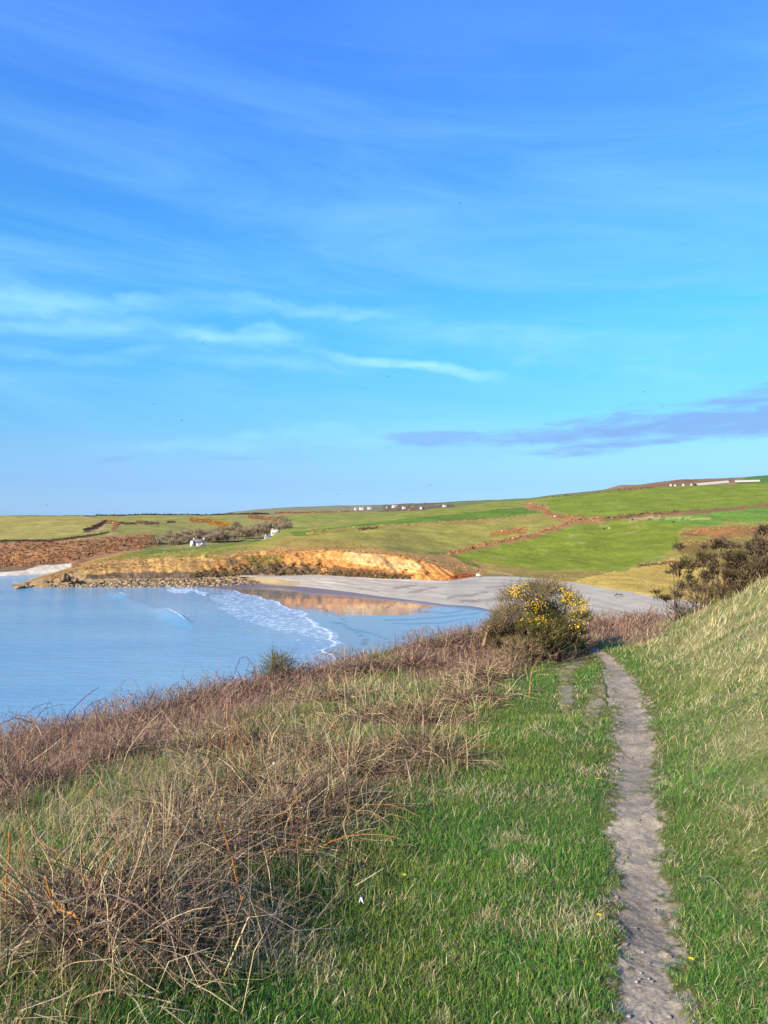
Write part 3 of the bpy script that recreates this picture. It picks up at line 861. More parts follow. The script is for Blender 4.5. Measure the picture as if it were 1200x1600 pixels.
def plat(x, y):
    """distance outside the plateau polygon and nearest point on its edge"""
    x = np.asarray(x, float); y = np.asarray(y, float)
    d = np.full(x.shape, 1e9); qx = x.copy(); qy = y.copy()
    n = len(PLAT)
    for i in range(n):
        ax, ay = PLAT[i]; bx, by = PLAT[(i + 1) % n]
        L = (bx - ax) ** 2 + (by - ay) ** 2
        t = np.clip(((x - ax) * (bx - ax) + (y - ay) * (by - ay)) / L, 0, 1)
        ex, ey = ax + t * (bx - ax), ay + t * (by - ay)
        e = np.hypot(x - ex, y - ey); up = e < d
        d = np.where(up, e, d); qx = np.where(up, ex, qx); qy = np.where(up, ey, qy)
    ins = inside(x, y, [tuple(p) for p in PLAT])
    return np.where(ins, 0, d), np.where(ins, x, qx), np.where(ins, y, qy)
def ground(x, y, fine=True):
    d, qx, qy = plat(x, y)
    z = tps(qx, qy)
    right = np.clip((qx - 7) / 5, 0, 1) * (qy < 13.2)
    z = z - (1 - right) * (.8 * d * d / (d + 2.2)) + right * d * .12 * (qy < 13)
    if fine:
        z = z + (fbm(np.asarray(x) * 1.1, np.asarray(y) * 1.1, 101, 4) - .5) * .15 + (fbm(np.asarray(x) * 4, np.asarray(y) * 4, 103, 2) - .5) * .018
    return np.maximum(z, -3)
def toPx(x, y, z):
    y = np.maximum(y, .3)
    return CX + x / y * F, HOR - (z - CAMZ) / y * F

# --- where things grow, by the place on the ground
PTH = np.array([(2400, 1030, 190), (1600, 1012, 76), (1500, 1010, 62), (1400, 1002, 53), (1300, 996, 45), (1200, 988, 41), (1150, 988, 36), (1100, 985, 30), (1070, 976, 25), (1050, 964, 20), (1030, 950, 15), (1020, 938, 13), (1012, 925, 11), (1005, 915, 8), (980, 905, 4)], float)[::-1]
Z_BR = [[(-900, 1110), (0, 1135), (200, 1095), (400, 1050), (560, 1020), (620, 1040), (430, 1105), (330, 1150), (200, 1185), (100, 1230), (0, 1262), (-900, 1420)],
        [(600, 1020), (760, 960), (810, 1000), (800, 1055), (740, 1075), (660, 1065)],
        [(905, 940), (1045, 945), (1030, 985), (992, 1008), (950, 1003), (915, 1003)]]
Z_RG = [[(-900, 1420), (0, 1262), (100, 1230), (200, 1185), (330, 1150), (320, 1210), (200, 1290), (90, 1380), (80, 1520), (60, 1700), (-900, 2400)],
        [(400, 1085), (560, 1030), (640, 1020), (680, 1065), (600, 1090), (480, 1120)]]
Z_TG = [[(330, 1140), (450, 1090), (640, 1060), (780, 1045), (770, 1100), (715, 1190), (640, 1250), (585, 1310), (540, 1400), (420, 1460), (330, 1540), (180, 1580), (70, 1540), (80, 1390), (190, 1290), (280, 1200)]]
def zones(x, y, z, dither=0.0):
    px, py = toPx(x, y, z)
    dx_ = rng.normal(0, 1, np.shape(px)) * dither / np.maximum(y, .5) * F; dy_ = rng.normal(0, 1, np.shape(px)) * dither * .45 / np.maximum(y, .5) * F
    j1 = (fbm(np.asarray(x) * 1.6, np.asarray(y) * 1.6, 111, 3) - .5); j2 = (fbm(np.asarray(x) * 1.6 + 9, np.asarray(y) * 1.6, 113, 3) - .5)
    jj = 90 / np.maximum(y, 1) ** .6
    qx, qy = px + j1 * jj * 2.6 + dx_, py + j2 * jj * 1.2 + dy_
    def any_(L):
        r = np.zeros(np.shape(px), bool)
        for p in L: r |= inside(qx, qy, p)
        return r
    pc = np.interp(py, PTH[:, 0], PTH[:, 1]); pw = np.interp(py, PTH[:, 0], PTH[:, 2])
    ed = (fbm(np.asarray(x) * 5, np.asarray(y) * 5, 115, 3) - .5) * .9
    pv = .74 - np.abs(px - pc) / pw + ed * .55 + (fbm(np.asarray(x) * 22, np.asarray(y) * 14, 117, 3) - .5) * 1.2          # >0 on the path
    pv = np.where(py < 985, -1, pv)
    def patch(cx_, cy_, rx, ry, sl=0.0):
        return .8 - ((px - cx_ - sl * (py - cy_)) / rx) ** 2 - ((py - cy_) / ry) ** 2 + ed * 2.6
    side = np.maximum.reduce([patch(884, 1078, 12, 34), patch(932, 1100, 16, 28, -.3), patch(897, 1035, 22, 14, -1.2), patch(950, 1075, 20, 26)])
    pv = np.maximum(pv, side * .45)
    br, rg, tg = any_(Z_BR), any_(Z_RG), any_(Z_TG)
    # the bank on the right of the path, more and more straw upwards
    bank = np.clip((px - pc - pw) / 150, 0, 1) * (px > pc) * (y > .8)
    return px, py, pv, br, rg, tg, bank

# --- the ground sheet
rows = np.geomspace(1.0, 92.0, 370) - 4.0
cols = np.concatenate((np.linspace(-1.25, -.75, 40, endpoint=False), np.linspace(-.75, .75, 280, endpoint=False), np.linspace(.75, 1.3, 45)))
U, Yg = np.meshgrid(cols, rows)
Xg = U * (Yg + 4.6)
Zg = ground(Xg, Yg)
px, py, pv, br, rg, tg, bank = zones(Xg, Yg, Zg)
on = np.clip(pv * 3 - .25, 0, .75) * np.clip(.4 + 1.6 * (fbm(Xg * 5, Yg * 4, 127, 3) - .35), 0, 1)
Zg = Zg - .045 * np.clip((pv + .75) * 2.2, 0, 1)
gc = np.empty(Xg.shape + (3,))
gc[:] = S(84, 104, 50, .7)
def blend(m, c):
    global gc
    m = np.asarray(m, float)[..., None]
    gc = gc * (1 - m) + m * np.asarray(c)
nb = fbm(Xg * 2.3, Yg * 2.3, 121, 4)
blend(bank * np.clip(nb * 1.6 - .2, 0, 1), S(150, 146, 96, .75))
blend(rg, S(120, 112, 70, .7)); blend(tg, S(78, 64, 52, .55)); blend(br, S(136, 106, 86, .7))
dirt = S(176, 164, 142, .58)[None, None, :] * (.78 + .44 * fbm(Xg * 3.5, Yg * 3.5, 123, 4))[..., None]
dm = np.clip(fbm(Xg * 1.3, Yg * 1.3, 125, 3) * 2 - .8, 0, 1)[..., None]
dirt = dirt * (1 - .25 * dm) + .25 * dm * S(140, 112, 100, .5)
gc = gc * (1 - .4 * on[..., None]) + dirt * .4 * on[..., None]
far = np.clip((plat(Xg, Yg)[0] - 1.0) / 2, 0, 1)
blend(far, S(120, 90, 66, .5))
nr, nc = Xg.shape
a = (np.arange(nr - 1)[:, None] * nc + np.arange(nc - 1)[None, :]).ravel()
Q = np.stack((a, a + 1, a + nc + 1, a + nc), -1)
o = obj('ground', mesh_data('ground', np.stack((Xg, Yg, Zg), -1).reshape(-1, 3), quads=Q, col=gc.reshape(-1, 3), smooth=True), M_soil)
o['kind'] = 'structure'

# --- the trodden path: its own finely broken dirt sheet laid in the worn hollow
ty = np.geomspace(2.2, 14.2, 760)
def path_x(y):
    """centre and half width of the path at distance y"""
    zc = ground(np.interp(y, [2, 14], [.7, 4.2]), y, False)
    pyc = HOR - (zc - CAMZ) / y * F
    return (np.interp(pyc, PTH[:, 0], PTH[:, 1]) - CX) / F * y, np.interp(pyc, PTH[:, 0], PTH[:, 2]) / F * y
pcx, phw = path_x(ty)
tv = np.linspace(-1.55, 1.55, 72)
PX_ = pcx[:, None] + tv[None] * phw[:, None]; PY_ = ty[:, None] + 0 * PX_
zz = ground(PX_, PY_)
_, _, pvp, *_r = zones(PX_, PY_, zz)
clod = fbm(PX_ * 34, PY_ * 26, 161, 4); clod2 = fbm(PX_ * 9, PY_ * 7, 163, 3)
PZ_ = zz - .012 - np.clip((np.abs(tv)[None] - 1.25) * 3, 0, 1) * .07 - np.clip(pvp * 2 + .4, 0, 1) * .014 + (clod - .5) * .010 + (clod2 - .5) * .014
pcol = S(172, 162, 140, .54)[None, None] * (.74 + .5 * clod)[..., None] * (.84 + .32 * clod2)[..., None]
mottle = np.clip((fbm(PX_ * 3.1, PY_ * 2.0, 165, 4) - .44) * 5, 0, 1)[..., None]
pcol = pcol * (1 - .30 * mottle) + .30 * mottle * S(136, 122, 102, .6)
gre = np.clip((fbm(PX_ * 4.2 + 7, PY_ * 2.6, 167, 4) - .56) * 7, 0, 1)[..., None] * np.clip(1.1 - pvp * 1.5, .15, 1)[..., None]
pcol = pcol * (1 - .5 * gre) + .5 * gre * S(120, 118, 78, .6)
verge = S(98, 100, 58, .75)[None, None] * (.6 + .8 * clod)[..., None]
dk = np.clip((pvp + .22 + (clod - .5) * .9) / .34, 0, 1)[..., None]; dk = dk * dk * (3 - 2 * dk)
pcol = pcol * dk + verge * (1 - dk)
nr, nc = PX_.shape
a = (np.arange(nr - 1)[:, None] * nc + np.arange(nc - 1)[None, :]).ravel()
Q = np.stack((a, a + 1, a + nc + 1, a + nc), -1)
obj('path', mesh_data('path', np.stack((PX_, PY_, PZ_), -1).reshape(-1, 3), quads=Q, col=pcol.reshape(-1, 3), smooth=True), M_soil)['kind'] = 'structure'
# the fainter second tread left of it, near the bush
wx, wy = np.meshgrid(np.arange(1.9, 4.5, .024), np.arange(6.3, 13.2, .026))
wz = ground(wx, wy)
_, _, pvw, *_r = zones(wx, wy, wz)
wd = fbm(wx * 30, wy * 24, 171, 4); wd2 = fbm(wx * 7, wy * 5, 173, 3)
ww = np.clip((pvw - .02 + (wd - .5) * 1.1 + (wd2 - .5) * .9) / .45, 0, 1)
wcol = S(168, 158, 132, .52)[None, None] * (.72 + .5 * wd)[..., None] * (.8 * ww[..., None]) + S(98, 100, 58, .75)[None, None] * (.6 + .8 * wd)[..., None] * (1 - .8 * ww[..., None])
edge_ = np.minimum.reduce([wx - 1.9, 4.48 - wx, wy - 6.3, 13.18 - wy])
wz = wz + np.where(ww > 0, .004, -.02) + (wd - .5) * .008 - np.clip(.12 - edge_, 0, 1) - np.clip((np.abs(wx - np.interp(wy, ty, pcx)) < np.interp(wy, ty, phw) * 1.2) * 1.0, 0, 1) * .08
nr, nc = wx.shape
a = (np.arange(nr - 1)[:, None] * nc + np.arange(nc - 1)[None, :]).ravel()
Q = np.stack((a, a + 1, a + nc + 1, a + nc), -1)
obj('worn_track', mesh_data('worn_track', np.stack((wx, wy, wz), -1).reshape(-1, 3), quads=Q, col=wcol.reshape(-1, 3), smooth=True), M_soil)['kind'] = 'structure'

# ------------------------------------------------------------------ BLADES
def blades(base, L, wid, az, lean, bend, c0, c1, twist=None, hz=None):
    """ribbon blades: 2 base, 2 middle, 1 tip vertex each"""
    n = len(base)
    ln = np.stack((np.cos(az), np.sin(az), np.zeros(n)), -1)
    tw = az + math.pi / 2 + (rng.uniform(-1.1, 1.1, n) if twist is None else twist)
    sd_ = np.stack((np.cos(tw), np.sin(tw), np.zeros(n)), -1)
    up = np.array((0, 0, 1.0))
    d1 = up * np.cos(lean)[:, None] + ln * np.sin(lean)[:, None]
    l2 = lean + bend
    d2 = up * np.cos(l2)[:, None] + ln * np.sin(l2)[:, None]
    mid = base + d1 * (L * .55)[:, None]
    tip = mid + d2 * (L * .45)[:, None]
    w = (wid * .5)[:, None]
    V = np.stack((base - sd_ * w, base + sd_ * w, mid - sd_ * w * .8, mid + sd_ * w * .8, tip), 1)
    k = np.arange(n)[:, None] * 5
    Qd = k + np.array((0, 1, 3, 2))[None]
    Tr = k + np.array((2, 3, 4))[None]
    cm = (c0 + c1) * .5
    Cv = np.stack((c0, c0, cm, cm, c1), 1)
    return V.reshape(-1, 3), Tr, Qd, Cv.reshape(-1, 3)

def sample_ground(n, y0=1.7, y1=24.0, span=.78, power=1.0):
    s = rng.uniform(0, 1, n)
    y = y0 * (y1 / y0) ** (s ** power)
    x = rng.uniform(-span, span, n) * y
    return x, y

def pick(pal, n, var=.14):
    pal = np.array(pal)
    i = rng.integers(0, len(pal), n)
    return pal[i] * rng.normal(1, var, (n, 1)).clip(.55, 1.5) * rng.normal(1, .05, (n, 3)).clip(.8, 1.2)

def pl(L, k, sat=1.0):
    A_ = np.array(L) * k; g_ = A_.mean(1, keepdims=True)
    return list(g_ + (A_ - g_) * sat)
G_TURF = pl([S(66, 112, 36), S(80, 124, 42), S(54, 98, 36), S(96, 126, 50), S(56, 106, 46), S(112, 132, 56)], 2.1)
G_DRY = pl([S(198, 186, 140), S(178, 164, 116), S(206, 198, 158), S(164, 146, 102)], 1.75)
G_STRAW = pl([S(192, 172, 126), S(170, 148, 106), S(206, 188, 144), S(152, 126, 90), S(180, 156, 114)], 1.6)
G_BRK = pl([S(158, 120, 98), S(136, 102, 84), S(174, 134, 106), S(148, 118, 102), S(124, 94, 80), S(184, 154, 126), S(160, 144, 112)], 1.4, .95)
G_TNG = pl([S(178, 154, 120), S(156, 132, 104), S(138, 114, 94), S(200, 180, 140), S(122, 98, 84), S(212, 194, 154)], 1.4)
G_RG = pl([S(112, 126, 64), S(134, 140, 78), S(94, 114, 54), S(156, 150, 94)], 1.9)

def LODw(y, w0, k=.42):
    return np.maximum(w0, y / F * 1.5625 * k)

parts = {}
def put(name, arr):
    parts.setdefault(name, []).append(arr)

# turf and the mown verge, with dead blades through it
x, y = sample_ground(640000, 1.75, 17.0)
z = ground(x, y)
px, py, pv, br, rg, tg, bank = zones(x, y, z, .16)
dens = fbm(x * 3, y * 3, 131, 3)
thin = np.clip(-pv * 2.6 + .22 + (dens - .5) * 1.2, np.where(np.abs(px - np.interp(py, PTH[:, 0], PTH[:, 1])) < np.interp(py, PTH[:, 0], PTH[:, 2]) * 1.1, .012, .5), 1) + .16 * np.clip((fbm(x * 4.2 + 7, y * 2.6, 167, 4) - .54) * 7, 0, 1) * (pv > 0)
keep = (rng.uniform(0, 1, len(x)) < thin) & ~br & (px > -80) & (px < 1290)
keep &= ~(tg & (rng.uniform(0, 1, len(x)) < .4)) & ~(rg & (rng.uniform(0, 1, len(x)) < .5)) & (rng.uniform(0, 1, len(x)) < .92)
x, y, z, bank, tg, rg, px, py, pv = [q[keep] for q in (x, y, z, bank, tg, rg, px, py, pv)]
n = len(x)
nearp = np.clip(1 + pv * 1.2, 0, 1)
lush = fbm(x * 1.0, y * 1.0, 133, 3)
L = rng.uniform(.018, .042, n) * (1 - .7 * nearp) * (1 + .45 * bank) * (.6 + .8 * lush) * np.where(rg | tg, 2.4, 1) * (1 + y / 22)
az = np.where(rng.uniform(0, 1, n) < bank * .35, rng.normal(-.55, .7, n), rng.uniform(0, 2 * math.pi, n))
lean = np.abs(rng.normal(.45, .4, n)) + bank * .5
drypatch = np.clip((fbm(x * 2.4, y * 2.4, 135, 5, .6) - .53) * 5, 0, 1)
fdry = .07 + .55 * drypatch * (bank < .05) + bank * (.30 + .75 * np.clip((fbm(x * 2.2, y * 2.2, 137, 4) - .42) * 4, 0, 1)) * np.clip((1400 - py) / 600 + .2, .2, 1)
dry = rng.uniform(0, 1, n) < fdry
c0 = np.where(dry[:, None], pick(G_DRY, n), pick(G_TURF, n) * (.72 + .6 * lush)[:, None])
ypatch = np.clip((fbm(x * .9 + 40, y * .9, 139, 3) - .5) * 4, 0, 1)[:, None] * (~dry)[:, None]
c0 = c0 * (1 - .45 * ypatch) + .45 * ypatch * S(128, 134, 50) * 1.8
c1 = np.where(dry[:, None], c0, c0 * 1.12 + S(170, 160, 90) * .05)
L = np.where(dry, L * 1.5, L); lean = np.where(dry, lean + .35, lean)
put('grass', blades(np.stack((x, y, z + .002), -1), L, LODw(y, .0025, .38) * rng.uniform(.7, 1.3, n), az, lean, rng.uniform(.1, .9, n), c0, c1))

# low broad-leaved weeds and moss in patches of the turf
x, y = sample_ground(60000, 1.75, 10.0)
z = ground(x, y)
px, py, pv, br, rg, tg, bank = zones(x, y, z)
wp = fbm(x * 2.6 + 11, y * 2.6, 153, 4)
keep = (rng.uniform(0, 1, len(x)) < np.clip((wp - .52) * 7, 0, 1)) & (pv < -.05) & ~br & ~tg & (px > -60) & (px < 1270)
x, y, z = [q[keep] for q in (x, y, z)]
n = len(x)
c0 = pick(pl([S(84, 116, 52), S(104, 126, 64), S(72, 98, 50), S(124, 128, 70), S(140, 126, 84)], 1.9), n, .18)
put('grass', blades(np.stack((x, y, z + .006), -1), rng.uniform(.012, .03, n), LODw(y, .008, .5) * rng.uniform(.7, 1.4, n), rng.uniform(0, 6.3, n), rng.normal(1.1, .25, n), rng.uniform(0, .5, n), c0, c0))

# the same growth carried on to both sides and behind the viewpoint
n = 150000
x = rng.uniform(-8.5, 9.5, n); y = rng.uniform(-1.5, 13.0, n)
z = ground(x, y)
px, py = toPx(x, np.maximum(y, .3), z)
keep = ((px < -60) | (px > 1270) | (y < 1.8)) & (plat(x, y)[0] < 1.5) & (rng.uniform(0, 1, n) < np.where(np.abs(x) > 6.5, .5, 1.0))
keep &= ~((y < 1.9) & (np.abs(x - (.30 + .25 * y)) < .16))
x, y, z = [q[keep] for q in (x, y, z)]
n = len(x)
lft = np.clip((-x - 1.2) / 1.2, 0, 1); brn = np.clip((-x - 4.2 + (fbm(x, y, 157, 3) - .5) * 3) / .6, 0, 1)
strw = rng.uniform(0, 1, n) < np.clip(.18 + .35 * lft + .35 * np.clip((x - 2.5) / 2, 0, 1) + (fbm(x * 1.6, y * 1.6, 155, 3) - .5) * 1.2, .05, .9)
c0 = np.where(strw[:, None], pick(G_DRY + G_STRAW[:2], n), pick(G_TURF + G_RG[:1], n))
c0 = np.where((rng.uniform(0, 1, n) < brn)[:, None], pick(G_BRK, n, .2), c0)
hz = brn * rng.uniform(0, .22, n)
put('grass', blades(np.stack((x, y, z + hz), -1), rng.uniform(.05, .10, n) * (1 + 1.2 * lft), rng.uniform(.004, .008, n), rng.uniform(0, 6.3, n), np.abs(rng.normal(.6, .4, n)) + .6 * brn, rng.uniform(.1, .9, n), c0, c0))

# right bank: longer combed straw lying downwind
x, y = sample_ground(400000, 2.0, 16.5)
z = ground(x, y)
px, py, pv, br, rg, tg, bank = zones(x, y, z, .16)
pat = fbm(x * 3.0, y * 3.0, 137, 4)
up_ = np.clip((1420 - py) / 330, 0.16, 1.0)
keep = (rng.uniform(0, 1, len(x)) < bank ** .6 * np.clip((pat - .32) * 4, .10, 1) * up_) & ~br & (px < 1290)
x, y, z, px, py, pat = [q[keep] for q in (x, y, z, px, py, pat)]
n = len(x)
hi = np.clip((1080 - py) / 150, 0, 1)
L = rng.uniform(.035, .09, n) * (1 + 1.0 * hi) * (1 + y / 45)
az = rng.normal(-.6, .9, n) + (fbm(x * 2.8, y * 2.8, 141, 3) - .5) * 5.0
lean = rng.normal(1.05, .35, n).clip(.1, 1.45) - .35 * hi
c0 = pick(G_DRY + [S(150, 150, 96) * 1.7], n) * (1 - .12 * hi)[:, None]
c0 = np.where((rng.uniform(0, 1, n) < .12)[:, None], pick(G_RG, n), c0 * 1.08)
put('dead_grass', blades(np.stack((x, y, z - .005), -1), L, LODw(y, .0026), az, lean, rng.uniform(-.1, .5, n), c0, c0))

# rough grass: straw and green
x, y = sample_ground(300000, 2.0, 19.0)
z = ground(x, y)
px, py, pv, br, rg, tg, bank = zones(x, y, z, .16)
r = rng.uniform(0, 1, len(x))
keep = ((rg & (r < .8)) | (tg & (r < .34)) | (br & (r < .12))) & (px > -120)
x, y, z, tg, rg, br = [q[keep] for q in (x, y, z, tg, rg, br)]
n = len(x)
tuft = fbm(x * 3, y * 3, 143, 3)
L = rng.uniform(.05, .17, n) * (.5 + 1.0 * tuft)
az = rng.uniform(0, 2 * math.pi, n)
lean = np.abs(rng.normal(.45, .35, n))
gr = rng.uniform(0, 1, n) < np.clip(.66 - .06 * tg - .3 * br + (fbm(x * 1.5, y * 1.5, 145, 3) - .5) * 1.6, .05, .95)
c0 = np.where(gr[:, None], pick(G_RG + G_TURF[:2], n), pick(G_STRAW, n))
put('dead_grass', blades(np.stack((x, y, z - .005), -1), L, LODw(y, .0024), az, lean, rng.uniform(.1, 1.0, n), c0, c0 * 1.06))

# tangle of dead stems: standing, leaning and fallen ones
x, y = sample_ground(170000, 2.0, 16.0)
z = ground(x, y)
px, py, pv, br, rg, tg, bank = zones(x, y, z, .16)
r = rng.uniform(0, 1, len(x))
cl_ = fbm(x * 2.0, y * 2.0, 147, 3)
keep = ((tg & (r < np.clip((cl_ - .42) * 2.2, .05, .40))) | (rg & (r < .05)) | (br & (r < .10))) & (px > -120)
x, y, z, cl_ = [q[keep] for q in (x, y, z, cl_)]
n = len(x)
fallen = rng.uniform(0, 1, n) < .45
thick = rng.uniform(0, 1, n) < .16
L = rng.uniform(.10, .36, n) * (.6 + .7 * cl_) * np.where(thick, 1.25, 1)
hz = np.where(fallen, rng.uniform(0, .22, n) * cl_ * 1.4, 0)
lean = np.where(fallen, rng.normal(1.35, .22, n), np.abs(rng.normal(.4, .35, n)))
c0 = pick(G_TNG + G_STRAW[:2], n, .28)
c0 = np.where(thick[:, None], pick([G_STRAW[2], G_TNG[5], G_TNG[3], G_TNG[4]], n, .15), c0)
put('dead_stalks', blades(np.stack((x, y, z + hz), -1), L, LODw(y, .0026, .36) * rng.uniform(.6, 1.3, n) * np.where(thick, 1.9, 1), rng.uniform(0, 6.3, n), lean, rng.normal(.2, .45, n), c0, c0 * 1.05))

# bracken: broken brown fronds through the first knee-height above ground
x, y = sample_ground(330000, 4.5, 25.0)
z = ground(x, y)
px, py, pv, br, rg, tg, bank = zones(x, y, z, .16)
r = rng.uniform(0, 1, len(x))
keep = ((br & (r < .95)) | (tg & (r < .05)) | (rg & (r < .03))) & (px > -150)
x, y, z = [q[keep] for q in (x, y, z)]
n = len(x)
hgt = .03 + .36 * np.clip(fbm(x * 1.3, y * 1.3, 149, 3) * 1.6 - .3, 0, 1)
hz = rng.uniform(0, 1, n) ** 1.3 * hgt
L = rng.uniform(.05, .15, n)
lean = rng.normal(1.3, .5, n)
c0 = pick(G_BRK, n, .2)
c0 = c0 * (.8 + .5 * fbm(x * 1.4, y * 1.4, 151, 3))[:, None]
put('dead_bracken', blades(np.stack((x, y, z + hz), -1), L, LODw(y, .005, .5) * rng.uniform(.6, 1.5, n), rng.uniform(0, 6.3, n), lean, rng.normal(.1, .5, n), c0, c0))
# thin upright stems in the bracken
x, y = sample_ground(9000, 4.5, 24.0)
z = ground(x, y)
px, py, pv, br, rg, tg, bank = zones(x, y, z, .16)
keep = br & (px > -150)
x, y, z = [q[keep] for q in (x, y, z)]
n = len(x)
c0 = pick(pl([S(150, 120, 96), S(124, 94, 82), S(180, 150, 118), S(100, 76, 70)], 1.5), n, .2)
put('dead_bracken', blades(np.stack((x, y, z), -1), rng.uniform(.2, .5, n), LODw(y, .003, .3), rng.uniform(0, 6.3, n), np.abs(rng.normal(.25, .25, n)), rng.normal(.3, .4, n), c0, c0))

BHEAPS = [(60, 1185, .5, .2), (150, 1155, .6, .22), (250, 1125, .6, .24), (330, 1100, .7, .24), (450, 1065, .8, .24), (30, 1235, .4, .18), (700, 1015, .9, .26), (745, 1005, .8, .3), (650, 1045, .8, .26), (570, 1050, .8, .22), (190, 1190, .4, .18), (390, 1085, .7, .22), (960, 985, .9, .26), (1000, 975, .8, .26)]
# heaps of dead bramble and bracken: long bent strands piled over one another
def strands(base, d0, L, nseg, wid, curv, droop, col):
    n = len(base)
    p = base.copy(); d = d0 / np.linalg.norm(d0, axis=1)[:, None]
    sdv = np.cross(d, rng.normal(0, 1, (n, 3))); sdv /= np.linalg.norm(sdv, axis=1)[:, None] + 1e-9
    Vs = []
    for k in range(nseg + 1):
        w = (wid * (1 - .6 * k / nseg))[:, None] * .5
        Vs += [p - sdv * w, p + sdv * w]
        p = p + d * (L / nseg)[:, None]
        p[:, 2] = np.maximum(p[:, 2], base[:, 2] + .01)
        d = d + rng.normal(0, 1, (n, 3)) * curv[:, None]; d[:, 2] -= droop
        d /= np.linalg.norm(d, axis=1)[:, None]
    V = np.stack(Vs, 1)
    m_ = 2 * (nseg + 1); k = np.arange(n)[:, None, None] * m_
    q = np.arange(nseg)[:, None] * 2 + np.array((0, 1, 3, 2))[None]
    return V.reshape(-1, 3), np.zeros((0, 3), int), (k + q[None]).reshape(-1, 4), np.repeat(col, m_, 0)

HEAPS = [(125, 1510, .26, .30), (90, 1450, .26, .30), (205, 1440, .30, .20), (330, 1350, .34, .30), (430, 1310, .36, .32), (390, 1250, .40, .26), (505, 1275, .32, .26), (560, 1215, .40, .30), (625, 1190, .42, .30), (665, 1140, .5, .34),
         (725, 1105, .5, .32), (480, 1190, .45, .26), (400, 1170, .5, .30), (580, 1140, .5, .32), (755, 1070, .6, .36), (240, 1490, .22, .16), (270, 1290, .32, .18), (520, 1100, .6, .26), (330, 1180, .45, .22), (690, 1190, .25, .12)]
DK = pl([S(110, 88, 74), S(92, 72, 66), S(126, 100, 84), S(80, 64, 58), S(134, 112, 92)], .9)
def hit0(px_, py_):
    Y_ = np.arange(1.6, 30, .02); X_ = (px_ - CX) / F * Y_
    k_ = int(np.argmax(ground(X_, Y_, False) >= CAMZ - (py_ - HOR) / F * Y_))
    return X_[k_], Y_[k_]
for hi_, (hx, hy, hr, hh) in enumerate(HEAPS + BHEAPS):
    hh *= .78; hr *= .88; brk_ = hi_ >= len(HEAPS)
    X_, Y_ = hit0(hx, hy)
    n = int(430 * (.6 + hr))
    a_ = rng.uniform(0, 6.283, n); q_ = np.abs(rng.normal(0, .5, n)) * hr
    bx, by = X_ + np.cos(a_) * q_ * 1.3, Y_ + np.sin(a_) * q_ * .9
    up0 = rng.uniform(0, 1, n) ** 1.4 * hh * np.exp(-(q_ / hr) ** 2)
    b_ = np.stack((bx, by, ground(bx, by) + up0 * .7), -1)
    an = a_ + rng.normal(0, 1.2, n)
    el_ = rng.normal(.55, .5, n)
    d0 = np.stack((np.cos(an) * np.cos(el_), np.sin(an) * np.cos(el_), np.sin(el_)), -1)
    kind = rng.uniform(0, 1, n)
    c_ = np.where((kind < (.42 if brk_ else .33))[:, None], pick(DK, n, .2), np.where((kind < (.76 if brk_ else .66))[:, None], pick(G_BRK if brk_ else G_TNG, n, .2), pick(G_BRK[5:] if brk_ else G_STRAW, n, .15)))
    put('dead_stalks', strands(b_, d0, rng.uniform(.16, .52, n), 6, LODw(np.full(n, Y_), .0030, .42) * rng.uniform(.6, 1.8, n), rng.uniform(.08, .30, n), .13, c_))
    # a few stouter stems and curled dead leaves among the thin ones
    k_ = rng.integers(0, n, max(6, n // 14))
    put('dead_stalks', strands(b_[k_], d0[k_], rng.uniform(.25, .6, len(k_)), 6, LODw(np.full(len(k_), Y_), .0062, .5) * rng.uniform(.8, 1.4, len(k_)), rng.uniform(.06, .22, len(k_)), .10, pick(DK + G_TNG[:2] + [S(196, 134, 78) * 1.4], len(k_), .2)))
    k_ = rng.integers(0, n, int(n * .8))
    lp_ = b_[k_] + rng.normal(0, .05, (len(k_), 3)) + np.array((0, 0, .05))
    put('dead_stalks', blades(lp_, rng.uniform(.012, .035, len(k_)), LODw(np.full(len(k_), Y_), .010, .6) * rng.uniform(.6, 1.3, len(k_)), rng.uniform(0, 6.3, len(k_)), rng.normal(1.0, .6, len(k_)), rng.normal(0, 1, len(k_)), pick(DK + G_BRK[:3] + [S(112, 120, 70)], len(k_), .25), pick(DK + G_BRK[:3], len(k_), .25)))
    # matted litter added in the heap's heart, coloured dark for its shaded gaps
    n = int(420 * (.5 + hr))
    a_ = rng.uniform(0, 6.283, n); q_ = np.abs(rng.normal(0, .42, n)) * hr
    bx, by = X_ + np.cos(a_) * q_ * 1.3, Y_ + np.sin(a_) * q_
    b_ = np.stack((bx, by, ground(bx, by) + rng.uniform(0, .55, n) * hh * np.exp(-(q_ / hr) ** 2)), -1)
    put('dead_stalks', blades(b_, rng.uniform(.04, .14, n), LODw(np.full(n, Y_), .004, .5), rng.uniform(0, 6.3, n), rng.normal(1.2, .4, n), rng.normal(0, .6, n), pick(DK, n, .25), pick(DK, n, .25)))

for name, arrs in parts.items():
    off = 0; Vs, Ts, Qs, Cs = [], [], [], []
    for (V, T, Q_, C_) in arrs:
        Vs.append(V); Ts.append(T + off); Qs.append(Q_ + off); Cs.append(C_); off += len(V)
    me = mesh_data(name, np.concatenate(Vs), np.concatenate(Ts), np.concatenate(Qs), np.concatenate(Cs))
    o = obj(name, me, M_blade if name == 'grass' else M_dry)
    o['kind'] = 'stuff'
    print(name, len(me.polygons))
lab = {'grass': 'short green turf growing on both sides of the path', 'dead_grass': 'pale dry grass lying on the bank and the rough slope',
       'dead_stalks': 'tangle of dead brown stalks on the left bank', 'dead_bracken': 'reddish brown dead bracken on the slope above the sea'}
for k_, l_ in lab.items():
    tag(bpy.data.objects[k_], l_, k_.replace('_', ' '))

